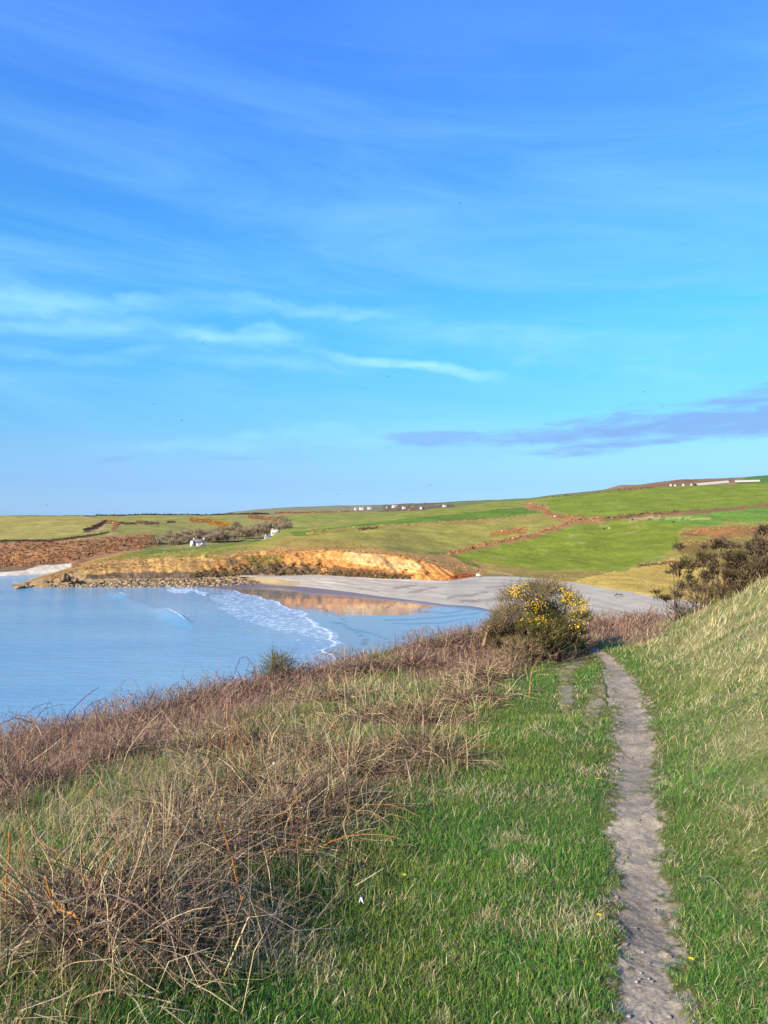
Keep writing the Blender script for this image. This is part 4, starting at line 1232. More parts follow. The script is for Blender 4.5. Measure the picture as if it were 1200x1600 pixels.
# ------------------------------------------------------------------ placing helpers
def hit(px, py, y0=1.6, y1=40.0):
    """where the sight line through a photo pixel meets the near ground"""
    Y = np.arange(y0, y1, .02)
    X = (px - CX) / F * Y; Zr = CAMZ - (py - HOR) / F * Y
    k = np.argmax(ground(X, Y, False) >= Zr)
    if k == 0:
        k = len(Y) // 3
    return float(X[k]), float(Y[k])


def gz(x, y):
    return float(ground(np.array([x]), np.array([y]))[0])


def child(name, mb, mat, parent, kind=None, label=None, smooth=False):
    o_ = mb.build(name, mat, parent, smooth=smooth)
    if kind: o_['kind'] = kind
    if label: o_['label'] = label
    return o_


def needles(mb, P0, D, Ln, per, nl, nw, pal, var=.16, spread=1.0):
    """spiny shoots: 'per' thin triangular needles set round each shoot axis"""
    n = len(P0)
    D = D / (np.linalg.norm(D, axis=1)[:, None] + 1e-9)
    t = rng.uniform(.05, 1, (n, per))
    base_ = P0[:, None] + D[:, None] * (Ln[:, None] * t)[..., None]
    rd = rng.normal(0, 1, (n, per, 3)); rd /= np.linalg.norm(rd, axis=-1)[..., None]
    dr = rd * spread + D[:, None] * .8
    dr /= np.linalg.norm(dr, axis=-1)[..., None]
    sdv = np.cross(dr, rng.normal(0, 1, (n, per, 3))); sdv /= np.linalg.norm(sdv, axis=-1)[..., None] + 1e-9
    l_ = nl * rng.uniform(.6, 1.3, (n, per, 1)) * (1.15 - .6 * t[..., None])
    V = np.stack((base_ - sdv * nw, base_ + sdv * nw, base_ + dr * l_), 2).reshape(-1, 3)
    T = np.arange(n * per * 3).reshape(-1, 3)
    c = np.repeat(pick(pal, n, var), per * 3, 0)
    mb.add(V, T=T, col=c)


def clump_shoots(cen, rad, n, upw=.5, flat=1.0):
    d = rng.normal(0, 1, (n, 3)); d /= np.linalg.norm(d, axis=1)[:, None]
    d[:, 2] = np.abs(d[:, 2]) * .9 - .25
    p = np.asarray(cen) + d * np.array((rad, rad, rad * flat)) * rng.uniform(.25, .72, (n, 1))
    dd_ = d + np.array((0, 0, upw))
    return p, dd_


def skin_thing(name, V, E, rad, mat, parent=None, sub=1):
    me = bpy.data.meshes.new(name)
    me.from_pydata([tuple(v) for v in V], E, [])
    o_ = obj(name, me, mat, parent)
    mo = o_.modifiers.new('skin', 'SKIN')
    if not me.skin_vertices:
        return o_
    for i, r_ in enumerate(rad):
        me.skin_vertices[0].data[i].radius = (r_, r_)
    me.skin_vertices[0].data[0].use_root = True
    s_ = o_.modifiers.new('sub', 'SUBSURF'); s_.levels = sub; s_.render_levels = sub
    return o_


def mat_flat(name, rgb, rough=.8):
    m = bpy.data.materials.new(name); m.use_nodes = True
    p = m.node_tree.nodes['Principled BSDF']
    geo = m.node_tree.nodes.new('ShaderNodeNewGeometry')
    g = NG(m.node_tree)
    f = g.ramp(g.noise(geo.outputs['Position'], 9.0, 3), .3, .7, .85, 1.1)
    sc_ = g.n('ShaderNodeVectorMath', operation='SCALE'); sc_.inputs[0].default_value = tuple(rgb); g.link(f, sc_.inputs['Scale'])
    g.link(sc_.outputs[0], p.inputs['Base Color'])
    p.inputs['Roughness'].default_value = rough
    p.inputs['Specular IOR Level'].default_value = .15
    return m


# ------------------------------------------------------------------ houses
WHITE = (.55, .54, .51); CREAM = (.62, .58, .50); SLATE = (.10, .105, .12); GREY = (.3, .29, .27); GLASS = (.04, .05, .06)
def house(name, label, pos, w, d, h, rot, wall=WHITE, roof=SLATE, wins=2, chim=1, group=None, cat='house'):
    e = empty(name, pos, rot)
    tag(e, label, cat, group)
    rh = d * .42
    m = MB(); m.box(-w / 2, w / 2, -d / 2, d / 2, -1.5, h, wall)
    for sx in (-1, 1):                                    # gable ends
        x_ = sx * (w / 2 - .12)
        m.add([(x_ - .12, -d / 2, h), (x_ - .12, d / 2, h), (x_ - .12, 0, h + rh), (x_ + .12, -d / 2, h), (x_ + .12, d / 2, h), (x_ + .12, 0, h + rh)],
              T=[(0, 2, 1), (3, 4, 5)], Q=[(0, 3, 5, 2), (1, 2, 5, 4)], col=wall)
    child('wall', m, M_plain, e)
    r_ = MB()
    for sy in (-1, 1):
        y1 = sy * (d / 2 + .35); z1 = h - .3
        V = []
        for x_ in (-w / 2 - .2, w / 2 + .2):
            V += [(x_, y1, z1), (x_, 0, h + rh + .05), (x_, y1, z1 + .18), (x_, 0, h + rh + .25)]
        r_.add(V, Q=[(0, 4, 5, 1), (2, 3, 7, 6), (0, 2, 6, 4), (0, 1, 3, 2), (4, 6, 7, 5)], col=roof)
    rf = child('roof', r_, M_plain, e)
    for k in range(chim):
        x_ = (w / 2 - .6) * (1 if k else -1)
        child('chimney', MB().box(x_ - .4, x_ + .4, -.4, .4, h + rh - .6, h + rh + 1.1, wall), M_plain, rf)
    for k in range(wins):
        x_ = -w / 2 + w * (k + .5) / wins
        wo = child('window', MB().box(x_ - .6, x_ + .6, -d / 2 - .06, -d / 2 + .05, h * .42, h * .80, (.6, .6, .58)), M_plain, e)
        child('pane', MB().box(x_ - .48, x_ + .48, -d / 2 - .09, -d / 2 - .04, h * .46, h * .77, GLASS), M_plain, wo)
    if wins > 1:
        child('door', MB().box(-.5, .5, -d / 2 - .08, -d / 2 + .05, -.2, 2.0, (.12, .13, .16)), M_plain, e)
    return e


def atY(px, py, Y):
    return P(px, py, Y)


house('white_cottage', 'long low white cottage in front of the bare wood on the left', atY(311, 850.5, 545) , 8.5, 4.0, 1.9, R(6), wins=4, chim=2)
house('white_gable', 'white gabled wing at the left end of the long cottage', atY(300.5, 850.5, 543), 4.2, 2.4, 2.2, R(96), wins=1, chim=0)
house('slate_house', 'house with blue-grey slate roof at the inland end of the green field', atY(419, 847, 505), 4.6, 3.8, 2.4, R(30), (.45, .44, .42), (.11, .14, .22), wins=2, chim=1)
house('stone_house', 'pale grey house behind the slate roofed one', atY(430, 837, 560), 5.5, 4, 2.6, R(-10), (.42, .38, .32), (.30, .29, .28), wins=2, chim=1)
house('white_hut', 'tiny white hut just below the slate roofed house', atY(418, 851, 498), 1.4, 1.4, 1.8, R(10), wins=1, chim=0, cat='hut')
vill = [(556, 797.5, 7, 'pale house at the left end of the village ridge'), (566, 796.8, 9, 'long white house second from the left in the village'), (577, 796.0, 9, 'white house third from the left in the village'),
        (605, 795, 4, 'small cream house left of the large village building'), (617, 793.5, 12, 'largest white building on the village ridge'), (631, 795.5, 8, 'white cottage just right of the large village building'),
        (658, 796, 6, 'small cream house alone between the village and the twin white houses'), (694, 793.0, 8, 'white house left of the pair above the green field'), (716, 791.5, 9, 'white house right of the pair above the green field'),
        (767, 788.2, 8, 'white house furthest along the ridge to the right')]
for i_, (px_, py_, w_, l_) in enumerate(vill):
    Pp = Cc.surf(px_, py_)
    sc_ = Pp[1] / F
    house('village_house', l_, tuple(Pp + np.array((0, 0, -.3))), w_ * sc_ * .85, 6, 2.6 + .2 * (w_ - 7), R([8, -12, 4, 30, -5, 15, 40, -8, 6, 12][i_]), (.46, .43, .36) if 'cream' in l_ or 'pale' in l_ else (.48, .46, .43), (.26, .24, .23), wins=2, chim=1, group='houses of the far village')
for px_, py_, w_, l_ in ((1049, 760.5, 4, 'leftmost of the small white farm buildings below the high hill'), (1056, 760.8, 6, 'lowest and widest white farm building below the high hill'), (1068, 760, 4, 'tall narrow white farm building below the high hill'), (1081, 759.6, 4, 'white farm building beside the long pale tunnel')):
    Pp = D.surf(px_, py_)
    house('farm_building', l_, tuple(Pp), w_ * Pp[1] / F * .62, 4, 2.6, R(w_ * 7), (.38, .36, .31), (.34, .33, .32), wins=1, chim=0, group='farm buildings below the high hill')


def tunnel(label, p0, p1, Y0, Y1, h):
    a_ = P(p0[0], p0[1], Y0); b_ = P(p1[0], p1[1], Y1)
    e = empty('polytunnel', tuple(a_)); tag(e, label, 'polytunnel', 'polytunnels on the high hill')
    d_ = b_ - a_; L_ = np.hypot(d_[0], d_[1]); n_ = np.array((-d_[1], d_[0], 0)) / L_
    m = MB(); V = []; Q_ = []
    N = 24
    for i in range(N + 1):
        for k in range(7):
            th = math.pi * k / 6
            V.append(d_ * i / N + n_ * math.cos(th) * h * 1.3 + np.array((0, 0, math.sin(th) * h - .6 + .12 * math.sin(i * 2.6))))
    for i in range(N):
        for k in range(6):
            q = i * 7 + k; Q_.append((q, q + 1, q + 8, q + 7))
    m.add(V, Q=Q_, col=(.36, .345, .28)); child('cover', m, M_plain, e)
    for i in range(0, N + 1, 4):
        child('hoop', MB().tube([V[i * 7 + k] + np.array((0, 0, .08)) for k in range(7)], .14, 4, (.3, .3, .3)), M_plain, e)
tunnel('long pale polytunnel lying along the hilltop, lower one', (1086, 758.5), (1136, 754), 1290, 1320, 4.2)
tunnel('shorter pale polytunnel at the right end of the hilltop', (1147, 753), (1186, 752), 1330, 1330, 3.4)

# ------------------------------------------------------------------ bare trees of the wooded valley
def tree_proto(h, seed, pal, dens=420):
    rs = np.random.default_rng(seed)
    tr = MB(); crown = MB()
    tr.tube(smooth_path([(0, 0, -.5), (rs.normal(0, .15), rs.normal(0, .15), h * .28), (rs.normal(0, .4), rs.normal(0, .4), h * .6), (rs.normal(0, .6), rs.normal(0, .6), h * .9)], 2), np.linspace(.26, .05, 7), 5, S(120, 104, 88))
    tips = []
    for k in range(8):
        z0 = h * rs.uniform(.22, .55); a_ = rs.uniform(0, 6.3); r_ = h * rs.uniform(.22, .42)
        tip = np.array((math.cos(a_) * r_, math.sin(a_) * r_, z0 + h * rs.uniform(.2, .42)))
        tr.tube(smooth_path([(0, 0, z0), tip * np.array((.5, .5, 0)) + np.array((0, 0, z0 + (tip[2] - z0) * .35)), tip], 2), np.linspace(.12, .03, 5), 4, S(124, 108, 92))
        tips.append(tip)
    tips.append(np.array((0, 0, h * .9)))
    n = dens
    tp_ = np.array(tips)[rs.integers(0, len(tips), n)] + rs.normal(0, h * .09, (n, 3))
    d = tp_ - np.array((0, 0, h * .35)); d /= np.linalg.norm(d, axis=1)[:, None]; d += rs.normal(0, .5, (n, 3)) + np.array((0, 0, .3))
    s_ = np.cross(d, rs.normal(0, 1, (n, 3))); s_ /= np.linalg.norm(s_, axis=1)[:, None]
    L_ = h * rs.uniform(.07, .16, (n, 1)); w_ = h * rs.uniform(.010, .024, (n, 1))
    V = np.stack((tp_ - s_ * w_, tp_ + s_ * w_, tp_ + d * L_), 1).reshape(-1, 3)
    pal = np.array(pal); c = pal[rs.integers(0, len(pal), n)] * rs.normal(1, .15, (n, 1)).clip(.6, 1.4)
    crown.add(V, T=np.arange(3 * n).reshape(-1, 3), col=np.repeat(c, 3, 0))
    return tr.data('trunk'), crown.data('crown')
WPAL = [q * 1.35 for q in (S(166, 148, 122), S(148, 130, 112), S(178, 158, 130), S(134, 120, 104), S(156, 148, 108))]
protos = [tree_proto(rs_h, 300 + k, WPAL if k != 3 else [S(96, 104, 62), S(110, 112, 70), S(86, 90, 60)]) for k, rs_h in enumerate((8.5, 7.5, 9.5, 6.5, 8.0))]
def plant(pos, k, sc_, name, label, group):
    e = empty(name, tuple(pos), random.uniform(0, 6.28)); e.scale = (sc_ * random.uniform(.9, 1.25), sc_ * random.uniform(.9, 1.25), sc_)
    tag(e, label, 'tree', group)
    obj('trunk', protos[k][0], M_scrub, e); obj('crown', protos[k][1], M_scrub, e)
    return e
bl = ([232, 260, 300, 340, 405, 440, 470], [861, 858, 853, 848, 838, 834, 830])
for k in range(175):
    px_ = random.uniform(230, 452); rowk = random.choice((0, 0, 1, 1, 2))
    by = float(np.interp(px_, *bl)) - rowk * random.uniform(3, 6.5) - 1
    if abs(px_ - 308) < 15 and rowk == 0:
        continue
    Yt = float(np.interp(px_, [230, 300, 405, 450], [560, 580, 600, 620])) + rowk * 22 + random.uniform(0, 12)
    ev = k % 17 == 5
    plant(P(px_, by, Yt) + np.array((0, 0, -.8)), 3 if ev else random.choice((0, 1, 2, 4)), random.uniform(.65, .98), 'dark_tree' if ev else 'bare_tree',
          'dark evergreen tree standing in the bare wood' if ev else 'bare grey-brown winter tree in the wood behind the white cottage', 'dark trees in the wood' if ev else 'bare trees of the wood')
for k in range(64):
    px_ = random.choice((random.uniform(590, 740), random.uniform(600, 860)))
    py_ = float(np.interp(px_, [540, 620, 740, 860], [798, 794.5, 790, 782])) + random.uniform(-3.0, 4.5)
    Pp = Cc.surf(px_, py_)
    plant(Pp, random.choice((0, 1, 2, 4)), random.uniform(.5, .9), 'village_tree', 'small dark bare tree among the houses of the far village', 'trees of the far village')

# ------------------------------------------------------------------ hedges and scrub on the far side
def scrub(mb, pos, r, h, pal, per=26, up=.35):
    """ragged little bushes: short twig and leaf clusters thrown about a low dome"""
    pos = np.asarray(pos); n = len(pos)
    r = np.broadcast_to(r, (n,)); h = np.broadcast_to(h, (n,))
    d = rng.normal(0, 1, (n, per, 3)); d /= np.linalg.norm(d, axis=-1)[..., None]
    d[..., 2] = np.abs(d[..., 2])
    q = d * rng.uniform(.35, 1, (n, per, 1))
    c_ = pos[:, None] + np.stack((q[..., 0] * r[:, None], q[..., 1] * r[:, None], q[..., 2] * h[:, None]), -1)
    e = rng.normal(0, 1, (n, per, 3, 3)) * (np.minimum(r, h)[:, None, None, None] * up)
    V = (c_[:, :, None] + e).reshape(-1, 3)
    c = pick(pal, n, .16)[:, None] * rng.normal(1, .14, (n, per, 1)).clip(.6, 1.4)
    mb.add(V, T=np.arange(n * per * 3).reshape(-1, 3), col=np.repeat(c.reshape(-1, 3), 3, 0))


def along(H, pts, step, wid):
    out = []
    for (a_, b_) in zip(pts[:-1], pts[1:]):
        n = max(1, int(abs(b_[0] - a_[0]) / step + abs(b_[1] - a_[1]) / step))
        for k in range(n):
            t = (k + random.random()) / n
            out.append(H.surf(a_[0] + (b_[0] - a_[0]) * t + random.gauss(0, wid), a_[1] + (b_[1] - a_[1]) * t + random.gauss(0, wid * .45)))
    return np.array(out)


BRP = [q * 1.5 for q in (S(178, 134, 86), S(160, 118, 80), S(190, 148, 96), S(146, 114, 80))]
HDP = [q * 1.25 for q in (S(144, 118, 88), S(122, 104, 80), S(160, 130, 92), S(112, 104, 72))]
GRP = [S(206, 180, 110), S(190, 160, 96), S(176, 150, 92)]
hedges = [(A, [(700, 866), (760, 852), (830, 838), (880, 822), (905, 812)], 3.2, 2.4, 1.5, BRP, .7, 'reddish bracken hedge bank running up from the cliff end between two green fields'),
          (A, [(480, 834), (540, 826), (600, 823), (700, 816), (800, 811), (900, 806)], 3.2, 1.1, 1.0, GRP, .6, 'straw coloured hedge bank across the middle of the hillside'),
          (A, [(826, 790), (850, 796), (864, 806), (900, 812), (945, 813)], 2.6, 3.0, 1.6, BRP, .8, 'broad rusty bracken hedge zigzagging down the hillside'),
          (A, [(945, 812), (1000, 806), (1060, 802)], 2.6, 1.4, 2.0, HDP, .8, 'brown hedge between the bright upper field and the pasture'),
          (A, [(1060, 802), (1130, 797), (1200, 790), (1300, 783)], 3.4, 1.0, .8, HDP, .6, 'low brown hedge line climbing to the right edge'),
          (A, [(772, 834), (800, 831), (822, 828)], 2.4, 3.0, 1.2, BRP, .8, 'patch of bracken in the yellow-green field'),
          (A, [(560, 829), (590, 826)], 2.0, 1.0, 2.0, HDP, .8, 'small dark purple thicket on the middle hedge bank'),
          (A, [(995, 886), (1030, 883), (1060, 880)], 2.0, 2.0, 1.6, HDP, .7, 'brown thicket at the foot of the pasture above the yellow grass'),
          (A, [(1075, 830), (1130, 828), (1190, 828)], 3.0, 3.5, .9, BRP, .7, 'rusty bracken patch on the right-hand slope'),
          (A, [(1070, 852), (1110, 848)], 3.0, 3.0, .9, BRP, .7, 'brown bracken patch below the rusty one on the right-hand slope'),
          (A, [(850, 777), (900, 772), (960, 767), (1020, 763)], 3.0, 1.0, 1.3, HDP, .7, 'thin hedge along the top of the bright field'),
          (B, [(134, 829), (150, 824), (165, 815)], 1.6, 1.4, 1.7, [S(108, 84, 76), S(96, 78, 70)], .8, 'dark hedge on the bend of the pale lane'),
          (B, [(165, 815), (185, 818), (178, 826)], 1.8, 1.6, 1.3, BRP, .8, 'brown scrub right of the pale lane'),
          (B, [(190, 818), (212, 819)], 1.8, 1.0, 1.4, HDP, .8, 'short dark thicket in the left field, nearest the lane'),
          (B, [(217, 816), (246, 818)], 1.8, 1.0, 1.5, HDP, .8, 'longer dark thicket in the middle of the left field'),
          (B, [(263, 816), (272, 816)], 1.8, .8, 1.3, HDP, .8, 'smallest dark thicket of the left field'),
          (B, [(300, 811), (330, 815), (375, 824)], 1.5, 3.0, 1.4, BRP + [S(220, 164, 40), S(228, 176, 40)], .8, 'rusty gorse patch in yellow flower on the left hillside'),
          (B, [(390, 806), (420, 810), (450, 815)], 1.8, 2.4, 1.5, BRP, .8, 'brown bracken patch right of the yellow gorse'),
          (B, [(0, 846), (80, 845), (147, 837), (168, 833)], 3.0, .5, 1.0, [S(110, 84, 66), S(126, 92, 70)], .7, 'dark hedge along the top of the bracken slope'),
          (B, [(150, 804.5), (250, 803.5), (330, 803.5), (420, 802.5)], 3.2, .4, 2.0, [S(92, 90, 66), S(84, 80, 60)], 1.0, 'dark line of hedge trees along the left skyline'),
          (Cc, [(430, 802), (520, 800), (590, 801)], 3.0, 1.0, 1.8, BRP + HDP, .9, 'brown hedge across the valley below the village'),
          (Cc, [(600, 802), (660, 800), (720, 796)], 2.2, 2.4, 2.4, HDP + [S(150, 106, 84)], .9, 'brown scrub below the village houses'),
          (D, [(965, 766), (1000, 764), (1040, 762)], 2.4, 1.0, 2.4, HDP, .9, 'dark trees beside the hilltop farm'),
          (D, [(870, 774), (960, 765), (1040, 752.5), (1110, 748.5)], 3.0, .5, 1.4, HDP, .9, 'thin dark hedge along the crest of the high hill')]
for H, pts, step, wid, hgt, pal, per, l_ in hedges:
    pp = along(H, pts, step * (.35 if H is B else .55), wid * (.7 if H is B else 1))
    mb = MB()
    scrub(mb, pp - np.array((0, 0, .2)), rng.uniform(.9, 1.9, len(pp)) * (pp[:, 1] / 600) ** .4, rng.uniform(.6, 1.25, len(pp)) * hgt, pal, int(24 * per))
    tag(mb.build('hedgerow', M_scrub), l_, 'hedge' if 'hedge' in l_ else 'scrub')

mb = MB()
Pb = []
for k in range(1500):
    px_ = random.uniform(-60, 246); t_ = random.random()
    Pb.append(B.surf(px_, float(np.interp(px_, [-60, 0, 100, 190, 240], [850, 849, 846, 838, 836])) + t_ * float(np.interp(px_, [-60, 0, 60, 110, 240], [40, 40, 36, 32, 18]))))
Pb = np.array(Pb)
scrub(mb, Pb - np.array((0, 0, .3)), rng.uniform(.8, 2.0, len(Pb)), rng.uniform(.5, 1.6, len(Pb)), [q * 1.35 for q in (S(164, 116, 80), S(148, 104, 74), S(178, 130, 86), S(136, 102, 78), S(154, 124, 90))], 16)
o = mb.build('bracken_scrub', M_scrub); tag(o, 'brown bracken covering the slope behind the cove', 'bracken', kind='stuff')
mb = MB(); Pb = []
for k in range(1500):
    px_ = random.uniform(70, 760)
    c_ = random.random()
    ylo = float(np.interp(px_, [70, 110, 200, 300, 400, 500, 600, 700, 760], [910, 897, 890, 886, 880, 862, 866, 888, 897])); yhi = float(np.interp(px_, [70, 110, 200, 300, 400, 500, 600, 700, 760], [903, 886, 866, 858, 850, 852, 859, 878, 890]))
    Pb.append(A.surf(px_, ylo + (yhi - ylo) * c_))
Pb = np.array(Pb)
scrub(mb, Pb - np.array((0, 0, .15)), rng.uniform(.5, 1.3, len(Pb)), rng.uniform(.25, .8, len(Pb)), [q * 1.25 for q in (S(194, 148, 88), S(176, 132, 80), S(166, 148, 82), S(204, 166, 104), S(146, 124, 80))], 14)
Pb = []
for k in range(1700):
    px_ = random.uniform(860, 1240)
    Pb.append(A.surf(px_, float(np.interp(px_, [860, 950, 1050, 1240], [905, 915, 928, 945])) - random.random() * float(np.interp(px_, [860, 950, 1050, 1240], [6, 22, 48, 60]))))
Pb = np.array(Pb)
scrub(mb, Pb - np.array((0, 0, .1)), rng.uniform(.4, 1.0, len(Pb)), rng.uniform(.15, .5, len(Pb)), [S(210, 178, 96), S(190, 160, 84), S(220, 190, 112), S(170, 148, 84), S(150, 140, 74)], 12)
tag(mb.build('tussock_grass', M_scrub), 'straw coloured tussocks on the headland and behind the shingle', 'grass', kind='stuff')
# dark growth hanging on the foot of the cliff
mb = MB(); Pb = []
for k in range(1100):
    px_ = random.uniform(300, 640)
    yb = float(np.interp(px_, [300, 400, 500, 560, 640], [903, 898, 898, 902, 906]))
    Pb.append(A.surf(px_, yb - random.random() ** 1.6 * float(np.interp(px_, [300, 350, 430, 500, 530, 640], [6, 16, 17, 14, 9, 5]))))
Pb = np.array(Pb)
scrub(mb, Pb, rng.uniform(.4, 1.2, len(Pb)), rng.uniform(.4, 1.6, len(Pb)), [S(150, 126, 98), S(128, 110, 88), S(166, 138, 104), S(140, 128, 84)], 14)
tag(mb.build('cliff_undergrowth', M_scrub), 'dark bare undergrowth along the foot of the orange cliff', 'undergrowth', kind='stuff')

# ------------------------------------------------------------------ rocks
def ico():
    t = (1 + 5 ** .5) / 2
    V = np.array([(-1, t, 0), (1, t, 0), (-1, -t, 0), (1, -t, 0), (0, -1, t), (0, 1, t), (0, -1, -t), (0, 1, -t), (t, 0, -1), (t, 0, 1), (-t, 0, -1), (-t, 0, 1)], float)
    Fc = [(0, 11, 5), (0, 5, 1), (0, 1, 7), (0, 7, 10), (0, 10, 11), (1, 5, 9), (5, 11, 4), (11, 10, 2), (10, 7, 6), (7, 1, 8), (3, 9, 4), (3, 4, 2), (3, 2, 6), (3, 6, 8), (3, 8, 9), (4, 9, 5), (2, 4, 11), (6, 2, 10), (8, 6, 7), (9, 8, 1)]
    V /= np.linalg.norm(V, axis=1)[:, None]
    vs = [tuple(v) for v in V]; mid = {}; out = []
    def md_(a_, b_):
        k = (min(a_, b_), max(a_, b_))
        if k not in mid:
            v = np.array(vs[a_]) + np.array(vs[b_]); v /= np.linalg.norm(v); vs.append(tuple(v)); mid[k] = len(vs) - 1
        return mid[k]
    for (a_, b_, c_) in Fc:
        ab, bc, ca = md_(a_, b_), md_(b_, c_), md_(c_, a_)
        out += [(a_, ab, ca), (b_, bc, ab), (c_, ca, bc), (ab, bc, ca)]
    return np.array(vs), np.array(out), V, np.array(Fc)
IV, IF, IV0, IF0 = ico()
def rock_verts(seed, sx, sy, sz, low=False, cuts=7):
    rs = np.random.default_rng(seed)
    V = (IV0 if low else IV).copy()
    for k in range(cuts):
        nrm = rs.normal(0, 1, 3); nrm /= np.linalg.norm(nrm)
        dcut = rs.uniform(.45, .85); e = V @ nrm - dcut
        V -= np.clip(e, 0, None)[:, None] * nrm
    return V * np.array((sx, sy, sz)) * 1.2
RKP = [S(188, 164, 122), S(168, 146, 110), S(196, 174, 132), S(150, 130, 104), S(128, 112, 94)]
mb = MB()
for k in range(2600):
    px_ = random.uniform(70, 470); 
    yw = float(np.interp(px_, [30, 60, 110, 200, 300, 400, 440, 470], [917, 916.5, 917, 917.5, 917, 914, 912, 912])); yt = float(np.interp(px_, [30, 60, 110, 200, 300, 400, 470], [914, 909, 904, 903, 902, 899, 904]))
    py_ = yt + (yw - yt) * random.random()
    z_ = float(np.interp(py_, [yt, yw], [2.4, .0])); Y_ = (CAMZ - z_) * F / (py_ - HOR)
    sz_ = random.choice((.3, .35, .4, .5, .6, .95)) * random.uniform(.7, 1.2)
    mb.add(rock_verts(k, sz_ * random.uniform(.8, 1.6), sz_ * random.uniform(.8, 1.3), sz_ * random.uniform(.5, .9), True, 4) + np.array(((px_ - CX) / F * Y_, Y_, z_)), T=IF0, col=random.choice(RKP) * random.uniform(.8, 1.15))
o = mb.build('rubble', M_stone); tag(o, 'pale tumbled rocks along the foot of the headland', 'rubble', kind='stuff')
def boulder(label, px_, py_, Y_, sz, col, seed, group=None, z_off=0, name='boulder'):
    Pp = P(px_, py_, Y_)
    m = MB(); m.add(rock_verts(seed, *sz), T=IF, col=col)
    o_ = m.build(name, M_stone, loc=tuple(Pp + np.array((0, 0, z_off)))); tag(o_, label, 'rock', group)
    return o_
for i_, (px_, py_, s_) in enumerate([(101, 903, (1.5, 2, 2.3)), (106, 904, (1.2, 2, 1.7)), (113, 905, (1.4, 2, 1.4)), (119, 907, (1.2, 2, 1.2)), (95, 906, (1.5, 2, 1.4))]):
    boulder('jagged dark rock stack at the tip of the headland', px_, py_, 366 + i_, s_, S(176, 144, 104) * (.85 + .1 * i_), 50 + i_, 'rock stacks at the tip of the headland', name='rock_stack')
for i_ in range(34):
    px_ = 34 + i_ * 3.1 + random.uniform(-1, 1); py_ = float(np.interp(px_, [30, 60, 100, 140], [915.8, 913, 910.5, 910])) + random.uniform(-.8, 2.6)
    boulder('flat weed-brown rock of the low shelf running out to sea', px_, py_, (CAMZ - .3) * F / (py_ - HOR), (random.uniform(1.2, 2.6), random.uniform(2, 5), random.uniform(.4, 1.3)), random.choice(RKP) * random.uniform(.75, 1.15), 70 + i_, 'rocks of the low shelf', name='shelf_rock')
for i_, (px_, py_, s_) in enumerate([(690, 912, (1.8, 2.2, 1.0)), (698, 910, (2.4, 2.6, 1.5)), (707, 908, (2.6, 2.4, 1.8)), (715, 908.5, (2.0, 2.4, 1.5)), (704, 913, (1.8, 2, .9)), (684, 915, (1.0, 1.2, .7))]):
    boulder('dark brown lump of the rock outcrop on the shingle', px_, py_, (CAMZ - 3.4 + i_ * .05) * F / (py_ - HOR), s_, S(112, 92, 76), 120 + i_, 'lumps of the dark outcrop on the shingle', name='outcrop_rock')
for i_, (px_, py_, s_, c_) in enumerate([(650, 926, .5, 0), (653, 928, .35, 0), (657, 925, .5, 1), (660, 922, .9, 1), (664, 926, .5, 0), (668, 925, .6, 1), (672, 926, .4, 0), (676, 923, .7, 1), (680, 928, .45, 0), (634, 926, .4, 0), (690, 930, .4, 0), (581, 914, .4, 0), (604, 917, .35, 0), (716, 926, .4, 1)]):
    boulder('small pale boulder at the seaward edge of the shingle' if not c_ else 'small dark weedy boulder at the seaward edge of the shingle', px_, py_, (CAMZ - 1.4) * F / (py_ - HOR), (s_ * 1.3, s_, s_ * (1.6 if i_ == 3 else .8)), S(220, 214, 204) if not c_ else S(88, 80, 72), 140 + i_, 'pale boulders at the edge of the shingle' if not c_ else 'dark boulders at the edge of the shingle')
boulder('pale block of stone at the low right end of the orange cliff', 748, 898.5, 355, (1.3, 1.0, .9), S(226, 216, 196), 171)
boulder('white stone on the far slope above the pasture', 1088, 827, 610, (.9, .8, .7), S(236, 232, 222), 172)
boulder('white stone in the hedge below the bright field', 867, 807, 680, (1.1, .8, .8), S(236, 232, 222), 173)
for i_, (px_, py_, s_) in enumerate([(999, 813, 1.3), (1006, 812, 1.0), (1012, 813.5, 1.5), (1020, 812, 1.2), (1028, 811.5, 1.0), (1036, 811, .9)]):
    boulder('pale rock of the small outcrop on the far pasture', px_, py_, 700, (s_ * 1.4, s_, s_ * .8), S(226, 204, 150), 180 + i_, 'rocks of the pasture outcrop')
# driftwood on the shingle
X_, Y_ = (966 - CX) / F * 268, 268
dw = empty('driftwood', (X_, Y_, 5.6)); tag(dw, 'dark brown driftwood lying on the grey shingle beyond the path', 'driftwood')
for nm, pts_, r_ in (('log', [(-1.4, 0, -.1), (-.4, .2, .25), (.8, 0, .3), (1.5, -.2, .1)], .22), ('branch', [(-.3, .2, .2), (-.6, .1, .8), (-.4, 0, 1.1)], .09), ('branch', [(.6, 0, .3), (1.0, .1, .75)], .08)):
    child(nm, MB().tube(smooth_path(pts_, 4), r_, 6, S(120, 88, 70)), M_cane, dw)

